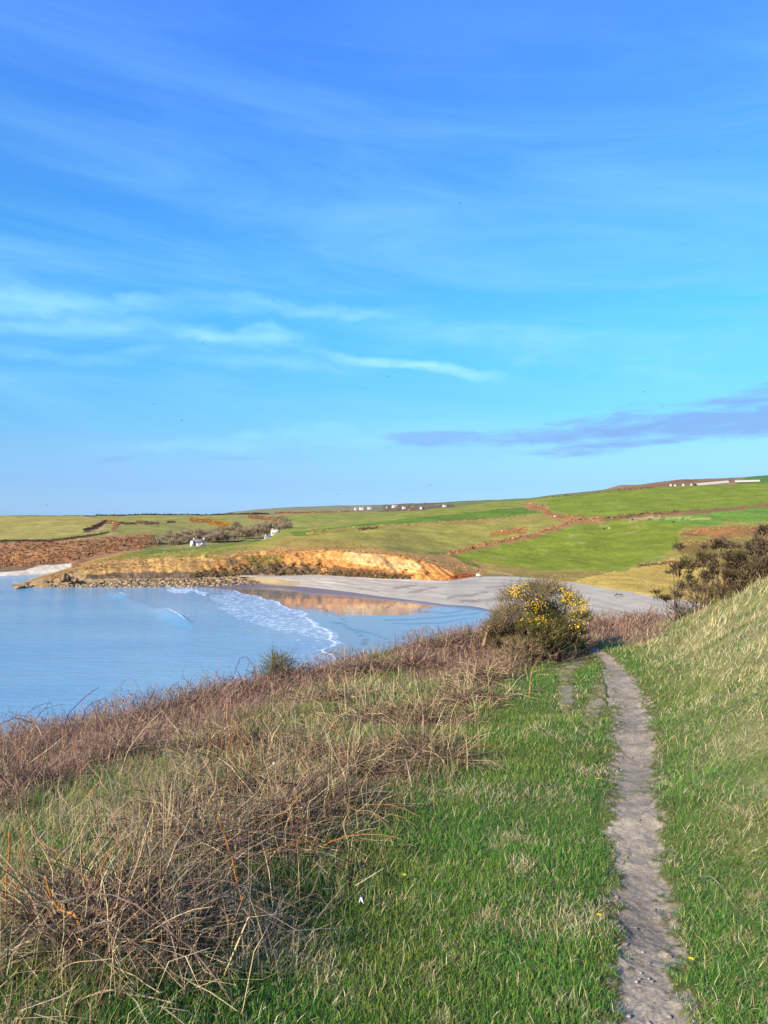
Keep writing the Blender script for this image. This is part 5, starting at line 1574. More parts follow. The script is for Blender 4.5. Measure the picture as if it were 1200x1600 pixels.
# ------------------------------------------------------------------ walkers, cattle, birds
M_jack = [mat_flat('dark_jacket', (.03, .035, .05)), mat_flat('maroon_jacket', (.10, .03, .03))]; M_tr = mat_flat('dark_trousers', (.03, .03, .035))
def person(label, pos, rz, mj, stride):
    e = empty('person', tuple(pos), rz); tag(e, label, 'person')
    s_ = stride
    V = [(0, 0, .95), (0, 0, 1.2), (0, 0, 1.45), (0, 0, 1.55), (0, -.02, 1.68), (-.19, 0, 1.42), (-.25, -.1 * s_, 1.15), (-.25, -.22 * s_, .92), (.19, 0, 1.42), (.25, .1 * s_, 1.15), (.25, -.02, .92),
         (-.1, 0, .9), (-.1, .14 * s_, .5), (-.1, .28 * s_, .08), (-.1, .14 * s_, .03), (.1, 0, .9), (.1, -.12 * s_, .5), (.1, -.16 * s_, .08), (.1, -.3 * s_, .03)]
    E = [(0, 1), (1, 2), (2, 3), (3, 4), (2, 5), (5, 6), (6, 7), (2, 8), (8, 9), (9, 10), (0, 11), (11, 12), (12, 13), (13, 14), (0, 15), (15, 16), (16, 17), (17, 18)]
    rad = [.15, .15, .17, .06, .105, .07, .055, .04, .07, .055, .04, .09, .065, .045, .045, .09, .065, .045, .045]
    skin_thing('body', V, E, rad, M_tr, e)
    Vj = [(0, 0, .88), (0, 0, 1.15), (0, 0, 1.44), (-.19, 0, 1.42), (-.25, -.1 * s_, 1.16), (.19, 0, 1.42), (.25, .1 * s_, 1.16)]
    skin_thing('jacket', Vj, [(0, 1), (1, 2), (2, 3), (3, 4), (2, 5), (5, 6)], [.19, .18, .19, .09, .075, .09, .075], mj, e)
person('walker in dark clothes on the cliff-top path, the left of the two', A.surf(551, 854.0) , R(80), M_jack[0], 1)
person('walker in a reddish dark jacket on the cliff-top path, the right of the two', A.surf(563, 856.0), R(95), M_jack[1], -.8)
M_cow = mat_flat('black_hide', (.012, .011, .012)); M_cream = mat_flat('white_hide', (.7, .66, .58))
def cow(label, pos, rz, m, gz_=True):
    e_h = .35 if gz_ else 1.5
    V = [(0, 0, 1.05), (.55, 0, 1.08), (-.6, 0, 1.08), (-.85, 0, 1.15), (-1.0, 0, .6), (.85, 0, 1.15), (1.15, 0, .95 if gz_ else 1.35), (1.35, 0, e_h), (1.6, 0, e_h - .15),
         (.6, .22, .75), (.6, .22, .38), (.62, .22, .04), (.6, -.22, .75), (.6, -.22, .38), (.62, -.22, .04), (-.6, .22, .8), (-.74, .22, .45), (-.68, .22, .04), (-.6, -.22, .8), (-.74, -.22, .45), (-.68, -.22, .04)]
    E = [(0, 1), (0, 2), (2, 3), (3, 4), (1, 5), (5, 6), (6, 7), (7, 8), (1, 9), (9, 10), (10, 11), (1, 12), (12, 13), (13, 14), (2, 15), (15, 16), (16, 17), (2, 18), (18, 19), (19, 20)]
    rad = [.42, .38, .38, .12, .03, .3, .2, .17, .09, .16, .09, .07, .16, .09, .07, .18, .1, .07, .18, .1, .07]
    o_ = skin_thing('cow', V, E, rad, m); o_.location = tuple(pos); o_.rotation_euler = (0, 0, rz)
    tag(o_, label, 'cow', 'cattle on the far pasture')
cow('black cow left of the pale rock outcrop on the far pasture', A.surf(988, 815.5), R(10), M_cow)
cow('black cow grazing in front of the pale rock outcrop', A.surf(1016, 814.5), R(170), M_cow)
cow('black cow standing alone right of the outcrop', A.surf(1053, 817.5), R(20), M_cow, False)
cow('dark cow low on the left of the pasture beside the white one', A.surf(945, 828.5), R(100), M_cow)
cow('white cow on the left of the far pasture', A.surf(953, 827.0), R(70), M_cream, False)

def bird_mesh(fl):
    m = MB()
    th = np.linspace(0, 1, 7); rad = np.array((.015, .06, .085, .08, .055, .03, .012))
    m.tube([(0, t * .46 - .23, 0) for t in th], rad, 6, (.025, .025, .03))
    for s_ in (-1, 1):
        V = [(s_ * .03, -.09, .03), (s_ * .03, .1, .03), (s_ * .26, -.12, .03 + fl * .14), (s_ * .26, .08, .03 + fl * .14), (s_ * .5, -.01, .03 + fl * .1), (s_ * .44, .10, .03 + fl * .1)]
        V2 = [(a_, b_, c_ - .016) for a_, b_, c_ in V]
        m.add(V + V2, Q=[(0, 2, 3, 1), (2, 4, 5, 3), (6, 7, 9, 8), (8, 9, 11, 10), (0, 6, 8, 2), (2, 8, 10, 4), (1, 3, 9, 7), (3, 5, 11, 9), (4, 10, 11, 5)], col=(.03, .03, .035))
    m.add([(-.03, -.2, 0), (.03, -.2, 0), (.08, -.4, .01), (-.08, -.4, .01), (0, -.3, .02)], T=[(0, 1, 4), (1, 2, 4), (2, 3, 4), (3, 0, 4)], col=(.03, .03, .03))
    return m.data('bird')
BM = [bird_mesh(f) for f in (1.2, .3, -.7)]
for i_, (px_, py_, sz_, l_) in enumerate([(410, 502, 3.0, 'tiny dark bird above the left end of the bright cloud streak'), (316, 536, 4.6, 'dark bird with spread wings on the pale streak in the left sky'), (223, 577, 3, 'tiny dark bird below the pale veil, upper one of three in the left sky'),
        (240, 631, 4, 'dark bird in the left sky, middle one of three'), (284, 657, 4.4, 'dark bird in the left sky, lowest one of three'), (606, 588, 4, 'dark bird just below the bright cloud streak'), (1008, 612, 4.6, 'dark bird above the lavender cloud on the right'),
        (697, 661, 3.2, 'tiny bird at the left end of the lavender cloud'), (528, 772, 5, 'bird low over the far ridge'), (673, 758, 5.6, 'bird low over the village houses'), (73, 790, 6, 'bird just above the left skyline'), (719, 315, 6, 'bird highest in the middle of the blue sky'), (1125, 233, 4, 'tiny bird high in the upper right sky')]):
    Y_ = F * .95 / sz_
    o_ = obj('bird', BM[i_ % 3], M_bird, loc=tuple(P(px_, py_, Y_)))
    o_.rotation_euler = (R(random.uniform(-15, 15)), R(random.uniform(-35, 35)), R(random.uniform(0, 360)))
    tag(o_, l_, 'bird', 'birds in the sky')

# ------------------------------------------------------------------ the gorse bush in flower beside the path
YB = 12.5
M_gorse = mat_vcol('gorse_spines', 0.8, translucent=0.35, spec=0.05)
def near(px_, py_, Y_):
    return P(px_, py_, Y_)
GP_GREY = [q * 2.2 for q in (S(136, 120, 88), S(118, 104, 76), S(150, 132, 96), S(108, 98, 66), S(126, 108, 86))]
GP_GREEN = [q * 2.6 for q in (S(78, 82, 44), S(96, 94, 50), S(68, 72, 40), S(108, 102, 56))]
GP_DEAD = [q * 1.35 for q in (S(160, 138, 102), S(142, 122, 90), S(174, 152, 112), S(126, 108, 82))]
def woody(mb, root, tips, r0, col, seg=4, wig=.05):
    for tip in tips:
        tip = np.asarray(tip); root_ = np.asarray(root) + rng.normal(0, .04, 3) * np.array((1, 1, 0))
        m_ = root_ * .5 + tip * .5 + rng.normal(0, wig, 3) + np.array((0, 0, -.04))
        pts_ = smooth_path([root_, m_, tip], seg)
        mb.tube(pts_, np.linspace(r0, r0 * .3, len(pts_)), 5, np.asarray(col) * random.uniform(.8, 1.15))
gb = empty('gorse_bush', tuple(near(850, 1032, YB))); tag(gb, 'big gorse bush with yellow flowers standing beside the path', 'bush')
g0 = np.array(gb.location)
cl = [(800, 938, 26, 0), (786, 965, 24, 0), (830, 926, 24, 1), (852, 922, 22, 0), (872, 930, 26, 0), (858, 955, 30, 1), (893, 945, 24, 1), (904, 968, 20, 1), (826, 962, 28, 1), (880, 980, 26, 1), (812, 992, 24, 0), (850, 990, 26, 1), (900, 990, 16, 1), (838, 940, 24, 0), (776, 985, 18, 0), (866, 1005, 18, 1), (790, 1008, 20, 0), (830, 1012, 20, 0), (850, 1018, 16, 1), (770, 1000, 16, 0), (888, 1004, 16, 1), (782, 978, 24, 0), (775, 992, 20, 0), (795, 985, 24, 0), (806, 1008, 24, 0), (818, 985, 24, 0), (786, 1012, 20, 0), (842, 1004, 22, 1), (868, 990, 24, 1), (822, 1020, 18, 0), (840, 976, 24, 1), (848, 962, 22, 1), (825, 980, 22, 1), (862, 972, 22, 1), (800, 960, 22, 0)]
mw = MB(); mf = MB(); md_ = MB()
for (cx_, cy_, r_, k_) in cl:
    rr = r_ / F * YB
    cen = near(cx_, cy_, YB + random.uniform(-.35, .45)) - g0
    woody(mw, (random.uniform(-.25, .25), random.uniform(-.1, .1), .0), [cen + rng.normal(0, rr * .5, 3) for _ in range(5)], .016, S(104, 90, 74))
    p_, d_ = clump_shoots(cen, rr * random.uniform(.95, 1.2), 250, .75)
    vb = random.uniform(.75, 1.3)
    pal = [q * vb for q in (GP_GREY if k_ == 0 else (GP_GREEN + GP_GREY[:2]))]
    needles(mf if k_ else md_, p_, d_, rng.uniform(.10, .24, len(p_)), 16, .026, .0045, pal)
# single sprigs breaking the outline
spx_ = [(797, 910), (806, 905), (815, 912), (826, 903), (838, 908), (856, 899), (865, 908), (874, 905), (790, 925), (778, 940), (770, 955), (905, 925), (918, 945), (922, 965), (846, 906), (884, 912), (924, 955), (783, 930)]
tips = np.array([near(a_, b_ + 10, YB + random.uniform(-.25, .3)) - g0 for a_, b_ in spx_])
needles(md_, tips - np.array((0, 0, .08)), np.c_[rng.normal(0, .22, (len(tips), 2)), np.ones(len(tips))], np.full(len(tips), .22), 46, .03, .0045, GP_GREY)
child('branches', mw, M_cane, gb)
child('green_foliage', mf, M_gorse, gb, 'stuff'); child('grey_foliage', md_, M_gorse, gb, 'stuff')
mfl = MB()
for (cx_, cy_, rx, ry, n) in ((808, 930, 16, 10, 60), (804, 921, 11, 8, 46), (836, 945, 20, 14, 90), (830, 968, 22, 8, 60), (848, 968, 10, 9, 40), (889, 934, 11, 13, 90), (911, 948, 9, 11, 60), (904, 976, 13, 11, 40), (897, 955, 8, 10, 30), (878, 920, 5, 6, 12), (820, 915, 8, 6, 14)):
    for k in range(n):
        c_ = near(cx_ + random.gauss(0, rx * .55), cy_ + random.gauss(0, ry * .55), YB - .36 + random.uniform(-.20, .14)) - g0
        rs_ = random.uniform(.006, .011)
        for q in range(5):
            a_ = rng.normal(0, 1, 3); a_ /= np.linalg.norm(a_); b_ = np.cross(a_, rng.normal(0, 1, 3)); b_ /= np.linalg.norm(b_)
            ctr_ = c_ + rng.normal(0, rs_ * .5, 3)
            mfl.add([ctr_ - a_ * rs_, ctr_ + b_ * rs_ * .7, ctr_ + a_ * rs_, ctr_ - b_ * rs_ * .7], Q=[(0, 1, 2, 3)], col=np.array((.86, .58, .02)) * random.uniform(.75, 1.1))
child('flowers', mfl, M_petal, gb, 'stuff')
# bleached old stem leaning out of its left side
st_ = empty('gorse_stump', tuple(near(758, 1004, 12.2))); tag(st_, 'bleached old gorse stem leaning from the left side of the flowering bush', 'stump')
s0 = np.array(st_.location)
child('stem', MB().tube(smooth_path([near(755, 1010, 12.2) - s0, near(760, 990, 12.2) - s0, near(763, 978, 12.25) - s0, near(768, 968, 12.3) - s0], 5), np.linspace(.032, .014, 16) * rng.uniform(.8, 1.25, 16), 7, S(160, 132, 96)[None] * rng.uniform(.7, 1.2, (16, 1))), M_cane, st_, smooth=True)
for a_, b_ in (((764, 980), (775, 970)), ((762, 986), (772, 982))):
    child('broken_branch', MB().tube(smooth_path([near(*a_, 12.2) - s0, near((a_[0] + b_[0]) / 2 + 1, (a_[1] + b_[1]) / 2 - 2, 12.2) - s0, near(*b_, 12.25) - s0], 4), np.linspace(.024, .012, 9), 5, S(160, 132, 92)), M_cane, st_)
# dead skirts of the bush
def dead_clump(name, label, px_, py_, Y_, rx, rh, n, pal, lean=(0, 0), nl=.05, cat='bush'):
    e_ = empty(name, tuple(near(px_, py_, Y_))); tag(e_, label, cat)
    if name == 'gorse_seedling':
        e_.location.x, e_.location.y = hit(px_, py_)
    z0 = gz(e_.location.x, e_.location.y); e_.location.z = z0
    m = MB(); ms = MB()
    p_ = np.c_[rng.normal(0, rx * .42, n), rng.normal(0, rx * .3, n), rng.uniform(.0, rh * .75, n)]
    d_ = np.c_[p_[:, 0] * 1.4 / rx + lean[0] + rng.normal(0, .4, n), p_[:, 1] / rx + lean[1] + rng.normal(0, .4, n), rng.uniform(.2, 1.0, n)]
    needles(m, p_, d_, rng.uniform(.12, .30, n) * (rh / .45) ** .5, 14, nl, .0036, pal, spread=.6)
    woody(ms, (0, 0, 0), [(rng.normal(0, rx * .5), rng.normal(0, rx * .3), rng.uniform(.4, 1.0) * rh) for _ in range(9)], .011, S(128, 108, 86))
    child('twigs', ms, M_cane, e_); child('dead_sprays', m, M_dry, e_, 'stuff')
dead_clump('dead_gorse', 'pale straw-coloured dead gorse at the foot of the flowering bush', 822, 1046, 11.5, .34, .52, 150, GP_DEAD, (-.1, -.3))
dead_clump('dead_gorse', 'grey-brown dead gorse spilling over the grass left of the bush', 792, 1040, 11.9, .34, .40, 130, GP_GREY + GP_DEAD[:2], (-.4, -.2))
dead_clump('dead_gorse', 'dead branches under the right side of the flowering bush, coloured dark as its shadow', 875, 1022, 12.2, .42, .34, 150, [S(96, 82, 70), S(112, 94, 76), S(84, 74, 66)], (.2, -.3))  # shadow under the bush put into this clump's darker colours
dead_clump('bracken_clump', 'small rust-brown bracken clump between the bush and the path', 911, 1014, 13.0, .17, .32, 120, [S(156, 104, 66), S(134, 86, 56), S(176, 124, 80)], (0, -.2), .04, 'bracken')
dead_clump('gorse_seedling', 'small dark green gorse on the edge of the slope against the sea', 432, 1066, 11.2, .15, .52, 420, GP_GREEN, (0, 0), .04)
dead_clump('dry_clump', 'matted pale dry clump in the middle of the tangled bank', 632, 1160, 7.6, .26, .26, 120, GP_DEAD, (-.2, -.4), .05, 'dry plant')

# ------------------------------------------------------------------ wind-shorn shrubs on the right bank
SP = [q * 1.1 for q in (S(112, 98, 72), S(98, 86, 64), S(124, 106, 80), S(90, 84, 56))]
def shrub(label, base_, Y_, heads, extra=(), twig=0, name='wind_shorn_shrub'):
    bp = near(base_[0], base_[1], Y_); zb = gz(bp[0], bp[1]); bp[2] = min(bp[2], zb + .02)
    e_ = empty(name, tuple(bp)); tag(e_, label, 'shrub')
    ms = MB(); mh = MB()
    for (hx, hy, rx, ry, n) in heads:
        Yh = Y_ + random.uniform(-.18, .18)
        c_ = near(hx, hy, Yh) - bp; rr = rx / F * Y_; rv = ry / F * Y_
        foot = np.array((random.uniform(-.06, .06), random.uniform(-.05, .05), -.05))
        mid_ = foot * .45 + c_ * .55 + np.array((rng.normal(0, .07), rng.normal(0, .05), -.08 + rng.normal(0, .03)))
        pts_ = smooth_path([foot, mid_, c_ + np.array((0, 0, -rv * .5))], 6)
        ms.tube(pts_, np.linspace(.013, .006, len(pts_)), 5, S(128, 110, 90) * random.uniform(.7, 1.1))
        for q in range(5):
            pts_ = smooth_path([c_ + np.array((0, 0, -rv * .7)), c_ + rng.normal(0, rr * .35, 3), c_ + rng.normal(0, rr * .7, 3) + np.array((0, 0, rv * .4))], 3)
            ms.tube(pts_, np.linspace(.008, .003, len(pts_)), 4, S(140, 120, 96))
        n = int(n * 3.4); rr *= 1.3; rv *= 1.3
        lob = rng.normal(0, .6, (5, 3)) * np.array((rr, rr * .8, rv)); lob[0] = 0
        d_ = rng.normal(0, 1, (n, 3)); d_ /= np.linalg.norm(d_, axis=1)[:, None]
        p_ = c_ + lob[rng.integers(0, 5, n)] + .62 * d_ * np.array((rr, rr * .8, rv)) * rng.uniform(.1, .8, (n, 1))
        d_[:, 2] = np.abs(d_[:, 2]) + .5
        needles(mh, p_, d_, rng.uniform(.03, .09, n), 12, .022, .004, SP)
    for (tx, ty, ux, uy) in extra:
        pts_ = smooth_path([near(tx, ty, Y_) - bp, near((tx + ux) / 2 + random.uniform(-3, 3), (ty + uy) / 2, Y_) - bp, near(ux, uy, Y_ + .1) - bp], 4)
        ms.tube(pts_, np.linspace(.009, .003, len(pts_)), 4, S(176, 158, 126))
    for k in range(twig * 4):
        hx, hy, rx, ry, n = random.choice(heads)
        a_ = near(hx + random.gauss(0, rx), hy + ry * .7, Y_) - bp
        b_ = a_ + np.array((random.gauss(0, .10), random.gauss(0, .08), random.uniform(.08, .28)))
        ms.tube(smooth_path([a_, (a_ + b_) / 2 + rng.normal(0, .02, 3), b_], 2), np.linspace(.004, .0015, 5), 3, S(140, 116, 94))
    child('stems', ms, M_cane, e_); child('foliage', mh, M_gorse, e_, 'stuff')
shrub('wind-shorn shrub with bare twisted stems at the left end of the bank', (1052, 962), 13.3, [(1074, 878, 13, 15, 110), (1062, 885, 8, 10, 50), (1052, 893, 6, 5, 40), (1076, 903, 9, 8, 60), (1065, 919, 12, 6, 60), (1040, 935, 13, 6, 80), (1083, 920, 9, 5, 30), (1092, 921, 8, 5, 40)],
      [(1052, 958, 1058, 945), (1072, 955, 1073, 938), (1060, 900, 1058, 882), (1086, 925, 1093, 914)], 14)
shrub('tall dark column-shaped shrub beside the twisted one', (1088, 948), 13.0, [(1106, 872, 9, 11, 110), (1111, 888, 7, 12, 90), (1099, 880, 6, 8, 40), (1104, 904, 10, 7, 70), (1116, 896, 5, 5, 30)], [(1100, 910, 1101, 872), (1108, 925, 1112, 908)], 12)
shrub('flat-topped shrub on a thin stem on the bank', (1128, 915), 12.8, [(1135, 851, 14, 6, 100), (1128, 848, 8, 4, 40), (1132, 870, 10, 5, 40), (1141, 872, 6, 6, 30)], [(1130, 885, 1122, 862)], 10)
shrub('small dark tufted shrub at the far right skyline of the bank', (1186, 872), 12.4, [(1191, 829, 8, 8, 70), (1188, 836, 6, 4, 30)], [], 8)
shrub('wide brown leafless shrub on the right of the bank', (1170, 915), 12.2, [(1172, 853, 10, 8, 70), (1180, 846, 6, 5, 30), (1160, 870, 12, 9, 80), (1185, 868, 14, 10, 90), (1150, 888, 14, 10, 90), (1175, 890, 16, 10, 100), (1196, 885, 14, 12, 90), (1198, 856, 7, 7, 40), (1212, 870, 14, 16, 90), (1140, 900, 10, 7, 60), (1160, 902, 16, 10, 90), (1185, 905, 16, 10, 90), (1210, 895, 18, 14, 90), (1150, 915, 14, 8, 60)],
      [(1181, 885, 1196, 905), (1160, 890, 1168, 922), (1170, 900, 1150, 870), (1184, 925, 1176, 880), (1192, 880, 1199, 850)], 40)

for i_, (px_, py_, Y_, rx, rh, n, l_) in enumerate([(1100, 938, 12.9, .40, .5, 260, 'low brown twiggy growth under the column-shaped shrub'), (1150, 926, 12.5, .5, .75, 380, 'brown twiggy thicket in the middle of the bank top'), (1195, 915, 12.0, .5, .8, 380, 'brown twiggy thicket at the right end of the bank top'), (1065, 955, 13.5, .32, .22, 100, 'low dead twigs at the left foot of the twisted shrub'), (1128, 935, 12.6, .4, .3, 140, 'low dead twigs below the flat-topped shrub')]):
    dead_clump('dry_thicket', l_, px_, py_, Y_, rx, rh, n, [S(150, 130, 100), S(134, 114, 90), S(168, 148, 116), S(118, 100, 80)], (.2, -.2), .05, 'thicket')

# ------------------------------------------------------------------ single stalks and canes that stand out
BRM = S(96, 68, 66); ORG = S(206, 138, 66); PAL = S(212, 190, 146); TAN = S(176, 142, 100); GRB = S(150, 150, 146)
def cane(name, label, cat, pts, r0, col, spread=.0, thorns=False, r1=None, foot=-1):
    X0, Y0 = hit(*pts[foot])
    r0 *= .72; r1 = r1 and r1 * .72
    W_ = [P(px_, py_, Y0 + spread * math.sin(i_ * 1.9)) for i_, (px_, py_) in enumerate(pts)]
    W_[foot][2] = gz(W_[foot][0], W_[foot][1]) - .02
    org = np.array(W_[foot])
    pts_ = smooth_path([w_ - org for w_ in W_], 6)
    pts_ = pts_ + np.convolve(rng.normal(0, 1, len(pts_) + 2), (.25, .5, .25), 'valid')[:, None] * np.array((.004, .004, .0015)) * Y0 / 4
    m = MB(); rad = np.linspace(r0 if foot == 0 else (r1 or r0 * .5), (r1 or r0 * .5) if foot == 0 else r0, len(pts_))
    rad = rad * rng.uniform(.85, 1.15, len(rad))
    m.tube(pts_, rad, 6, np.asarray(col)[None] * rng.uniform(.82, 1.15, (len(pts_), 1)))
    if thorns:
        for k in range(len(pts_) * 2):
            i_ = random.randrange(len(pts_)); a_ = rng.normal(0, 1, 3); a_ /= np.linalg.norm(a_); b_ = np.cross(a_, rng.normal(0, 1, 3)); b_ /= np.linalg.norm(b_)
            q = pts_[i_]; m.add([q - b_ * r0 * .4, q + b_ * r0 * .4, q + a_ * r0 * 3.2], T=[(0, 1, 2)], col=np.asarray(col) * 1.3)
    o_ = m.build(name, M_cane, loc=tuple(org)); tag(o_, label, cat)
for a_ in [
    ('bracken_stalk', 'kinked orange bracken stem bent double at the lower left', 'stem', [(71, 1367), (94, 1416), (124, 1431), (133, 1518)], .0085, ORG),
    ('bracken_stalk', 'short upright orange stem beside the kinked one', 'stem', [(109, 1432), (110, 1470), (108, 1506)], .0075, ORG),
    ('bracken_stalk', 'upright orange stem close to the left edge', 'stem', [(19, 1296), (14, 1370), (8, 1446)], .0075, ORG * .95),
    ('bracken_stalk', 'pale brown stem leaning from the upper left into the tangle', 'stem', [(41, 1262), (62, 1305), (90, 1345), (112, 1372)], .008, TAN),
    ('dead_stalk', 'straight pale stalk leaning right above the tangle', 'stalk', [(216, 1296), (195, 1352), (165, 1400)], .006, PAL),
    ('dead_stalk', 'pale broken stalk leaning beside the bent bramble', 'stalk', [(237, 1356), (227, 1412), (217, 1474)], .0065, PAL),
    ('dead_stalk', 'tall upright straw stalk in the middle of the tangle', 'stalk', [(258, 1240), (257, 1330), (255, 1415)], .005, PAL * .9),
    ('bracken_stalk', 'long thin orange stem right of the tangle', 'stem', [(341, 1274), (360, 1330), (375, 1390), (391, 1448)], .0065, ORG),
    ('fallen_stalk', 'long tan stalk lying across the grass at the bottom left', 'stalk', [(277, 1564), (210, 1548), (157, 1546), (75, 1580)], .006, PAL * .95),
    ('fallen_stalk', 'thin pale stalk lying along the bottom edge', 'stalk', [(165, 1578), (300, 1585), (400, 1602)], .005, PAL),
    ('bramble_cane', 'bare bramble cane arching down from the tangle to the grass', 'bramble', [(94, 1406), (157, 1394), (210, 1409), (262, 1446), (311, 1487), (382, 1576)], .0055, S(150, 124, 106)),
    ('bramble_cane', 'thick dark bramble cane arching over the top of the tangle', 'bramble', [(450, 1252), (375, 1243), (319, 1247), (262, 1274), (221, 1313)], .0075, BRM),
    ('dead_stalk', 'long pale curved stalk rising against the brown bracken', 'stalk', [(255, 1109), (225, 1139), (202, 1172), (187, 1220)], .007, PAL),
    ('dead_stalk', 'short pale stalk fallen to the left beside the curved one', 'stalk', [(142, 1195), (158, 1215), (176, 1238)], .007, PAL),
    ('bracken_stalk', 'orange stem bent over in the middle of the bank', 'stem', [(345, 1235), (362, 1165), (372, 1145), (392, 1185), (400, 1205)], .008, S(190, 132, 84)),
    ('bramble_cane', 'dark bramble hooking up against the sea, left of the small gorse', 'bramble', [(401, 1062), (394, 1036), (382, 1026), (370, 1042), (356, 1072)], .009, BRM),
    ('bramble_cane', 'dark bramble leaning right against the sea at the left', 'bramble', [(156, 1073), (127, 1094), (105, 1122), (100, 1150)], .009, BRM),
    ('bramble_cane', 'dark bramble stem below the leaning one', 'bramble', [(165, 1090), (140, 1102), (129, 1125), (120, 1168)], .008, BRM),
    ('bramble_cane', 'thin bramble arch standing over the bracken edge', 'bramble', [(165, 1102), (187, 1071), (215, 1066), (245, 1076)], .006, S(140, 112, 104)),
    ('bramble_cane', 'thin grey twig standing up against the sea', 'bramble', [(307, 1026), (292, 1037), (284, 1062), (281, 1090)], .006, S(150, 136, 130)),
    ('fallen_branch', 'thick pale bent stick at the edge of the turf', 'stick', [(659, 1171), (685, 1180), (700, 1202)], .013, S(206, 178, 134)),
    ('bramble_cane', 'dark hooked bramble hanging over the turf edge', 'bramble', [(685, 1094), (716, 1099), (731, 1120), (729, 1156)], .007, BRM),
    ('dead_stalk', 'thin pale twig pointing right from the hooked bramble', 'stalk', [(745, 1114), (725, 1105), (705, 1100), (690, 1112)], .006, PAL),
    ('bramble_cane', 'long low bramble arch across the brown bank', 'bramble', [(415, 1126), (475, 1090), (520, 1086), (539, 1099), (546, 1122)], .007, S(120, 90, 84)),
    ('fallen_stalk', 'blue-grey stalk lying between the tangle and the turf', 'stalk', [(527, 1287), (580, 1288), (625, 1302)], .005, GRB),
    ('fallen_stalk', 'crooked tan stalk lying right of the tangle', 'stalk', [(554, 1319), (565, 1337), (572, 1346), (586, 1354)], .005, TAN),
    ('dead_stalk', 'thin pale stalk standing in the turf near the bottom', 'stalk', [(632, 1463), (631, 1490), (624, 1514)], .003, PAL),
    ('fallen_stalk', 'short grey stick lying on the turf right of the path', 'stick', [(1090, 1365), (1112, 1370), (1138, 1377)], .005, S(176, 166, 150)),
    ('fallen_stalk', 'thin bent straw lying left of the path', 'stalk', [(823, 1424), (840, 1432), (866, 1436)], .0035, PAL),
    ('fallen_stalk', 'pale twig lying on the turf edge near the bottom of the path', 'stick', [(914, 1456), (922, 1450), (931, 1445)], .0045, S(214, 200, 170))]:
    cane(*a_[:6], thorns='bramble' in a_[0], spread=.02)

# repeats of a kind: brambles and bracken stems through the left bank, copied one by one
def proto_cane(seed, L_, arch, r0, col, thorns=True, twigs=2):
    rs = np.random.default_rng(seed); m = MB()
    a_ = rs.uniform(0, 6.3); pts_ = []
    for t in np.linspace(0, 1, 6):
        pts_.append((math.cos(a_) * L_ * t * (.5 + .5 * t) * arch + rs.normal(0, .012), math.sin(a_) * L_ * t * arch * .8 + rs.normal(0, .012), L_ * (t - arch * t * t * .95) * .9))
    q = smooth_path(pts_, 3)
    m.tube(q, np.linspace(r0, r0 * .4, len(q)), 5, np.asarray(col)[None] * rs.uniform(.8, 1.2, (len(q), 1)))
    for k in range(twigs):
        i_ = rs.integers(4, len(q) - 2); e_ = q[i_] + np.array((rs.normal(0, .07), rs.normal(0, .07), rs.uniform(.02, .10)))
        m.tube([q[i_], (q[i_] + e_) / 2 + rs.normal(0, .008, 3), e_], [r0 * .5, r0 * .4, r0 * .25], 4, np.asarray(col) * 1.1)
    if thorns:
        for k in range(26):
            i_ = rs.integers(0, len(q)); v = rs.normal(0, 1, 3); v /= np.linalg.norm(v); b_ = np.cross(v, rs.normal(0, 1, 3)); b_ /= np.linalg.norm(b_)
            m.add([q[i_] - b_ * r0 * .4, q[i_] + b_ * r0 * .4, q[i_] + v * r0 * 2.6], T=[(0, 1, 2)], col=np.asarray(col) * 1.2)
    return m
def scatter(protos_, n, polys, name, label, cat, group, s0, s1, ymax=30):
    k = 0
    while k < n:
        poly = random.choice(polys)
        xs_ = [p[0] for p in poly]; ys_ = [p[1] for p in poly]
        px_, py_ = random.uniform(max(min(xs_), -20), max(xs_)), random.uniform(min(ys_), max(ys_))
        if not inside(np.array([px_]), np.array([py_]), poly)[0]:
            continue
        X_, Y_ = hit(px_, py_)
        if Y_ > ymax: continue
        o_ = obj(name, protos_[k % len(protos_)], M_cane, loc=(X_, Y_, gz(X_, Y_) - .015))
        s_ = random.uniform(s0, s1); o_.scale = (s_, s_, s_ * random.uniform(.8, 1.2)); o_.rotation_euler = (R(random.uniform(-16, 16)), R(random.uniform(-16, 16)), random.uniform(0, 6.28))
        tag(o_, label, cat, group); k += 1
EDGE = [(0, 1128), (200, 1092), (400, 1052), (560, 1022), (580, 1036), (420, 1075), (200, 1120), (0, 1165)]
TANG = [(330, 1140), (450, 1090), (640, 1060), (770, 1060), (715, 1170), (620, 1240), (560, 1300), (420, 1400), (300, 1440), (110, 1440), (190, 1290), (280, 1200)]
pb = [proto_cane(500 + k, .75, .55 + .09 * k, .0048, c_).data('bramble_cane') for k, c_ in enumerate((S(112, 82, 76), S(96, 70, 68), S(134, 104, 92), S(120, 92, 80), S(150, 118, 100)))]
scatter(pb, 70, [TANG], 'bramble_cane', 'bare thin bramble cane in the brown tangle of the left bank', 'bramble', 'bramble canes in the tangle', .6, 1.15)
scatter(pb, 60, [EDGE], 'bramble_cane', 'thin dark bramble cane on the bracken edge against the sea', 'bramble', 'bramble canes along the seaward edge', .8, 1.5)
ps = [proto_cane(520 + k, .55, .10 + .12 * k, .0042, c_, False, 1).data('bracken_stalk') for k, c_ in enumerate((S(196, 136, 84), S(178, 124, 84), S(206, 160, 104), S(166, 116, 84)))]
scatter(ps, 90, [TANG, Z_RG[0], [(300, 1150), (470, 1110), (560, 1180), (420, 1270), (330, 1260)]], 'bracken_stalk', 'upright tan bracken stem standing in the left bank', 'stem', 'bracken stems standing in the left bank', .5, 1.0)
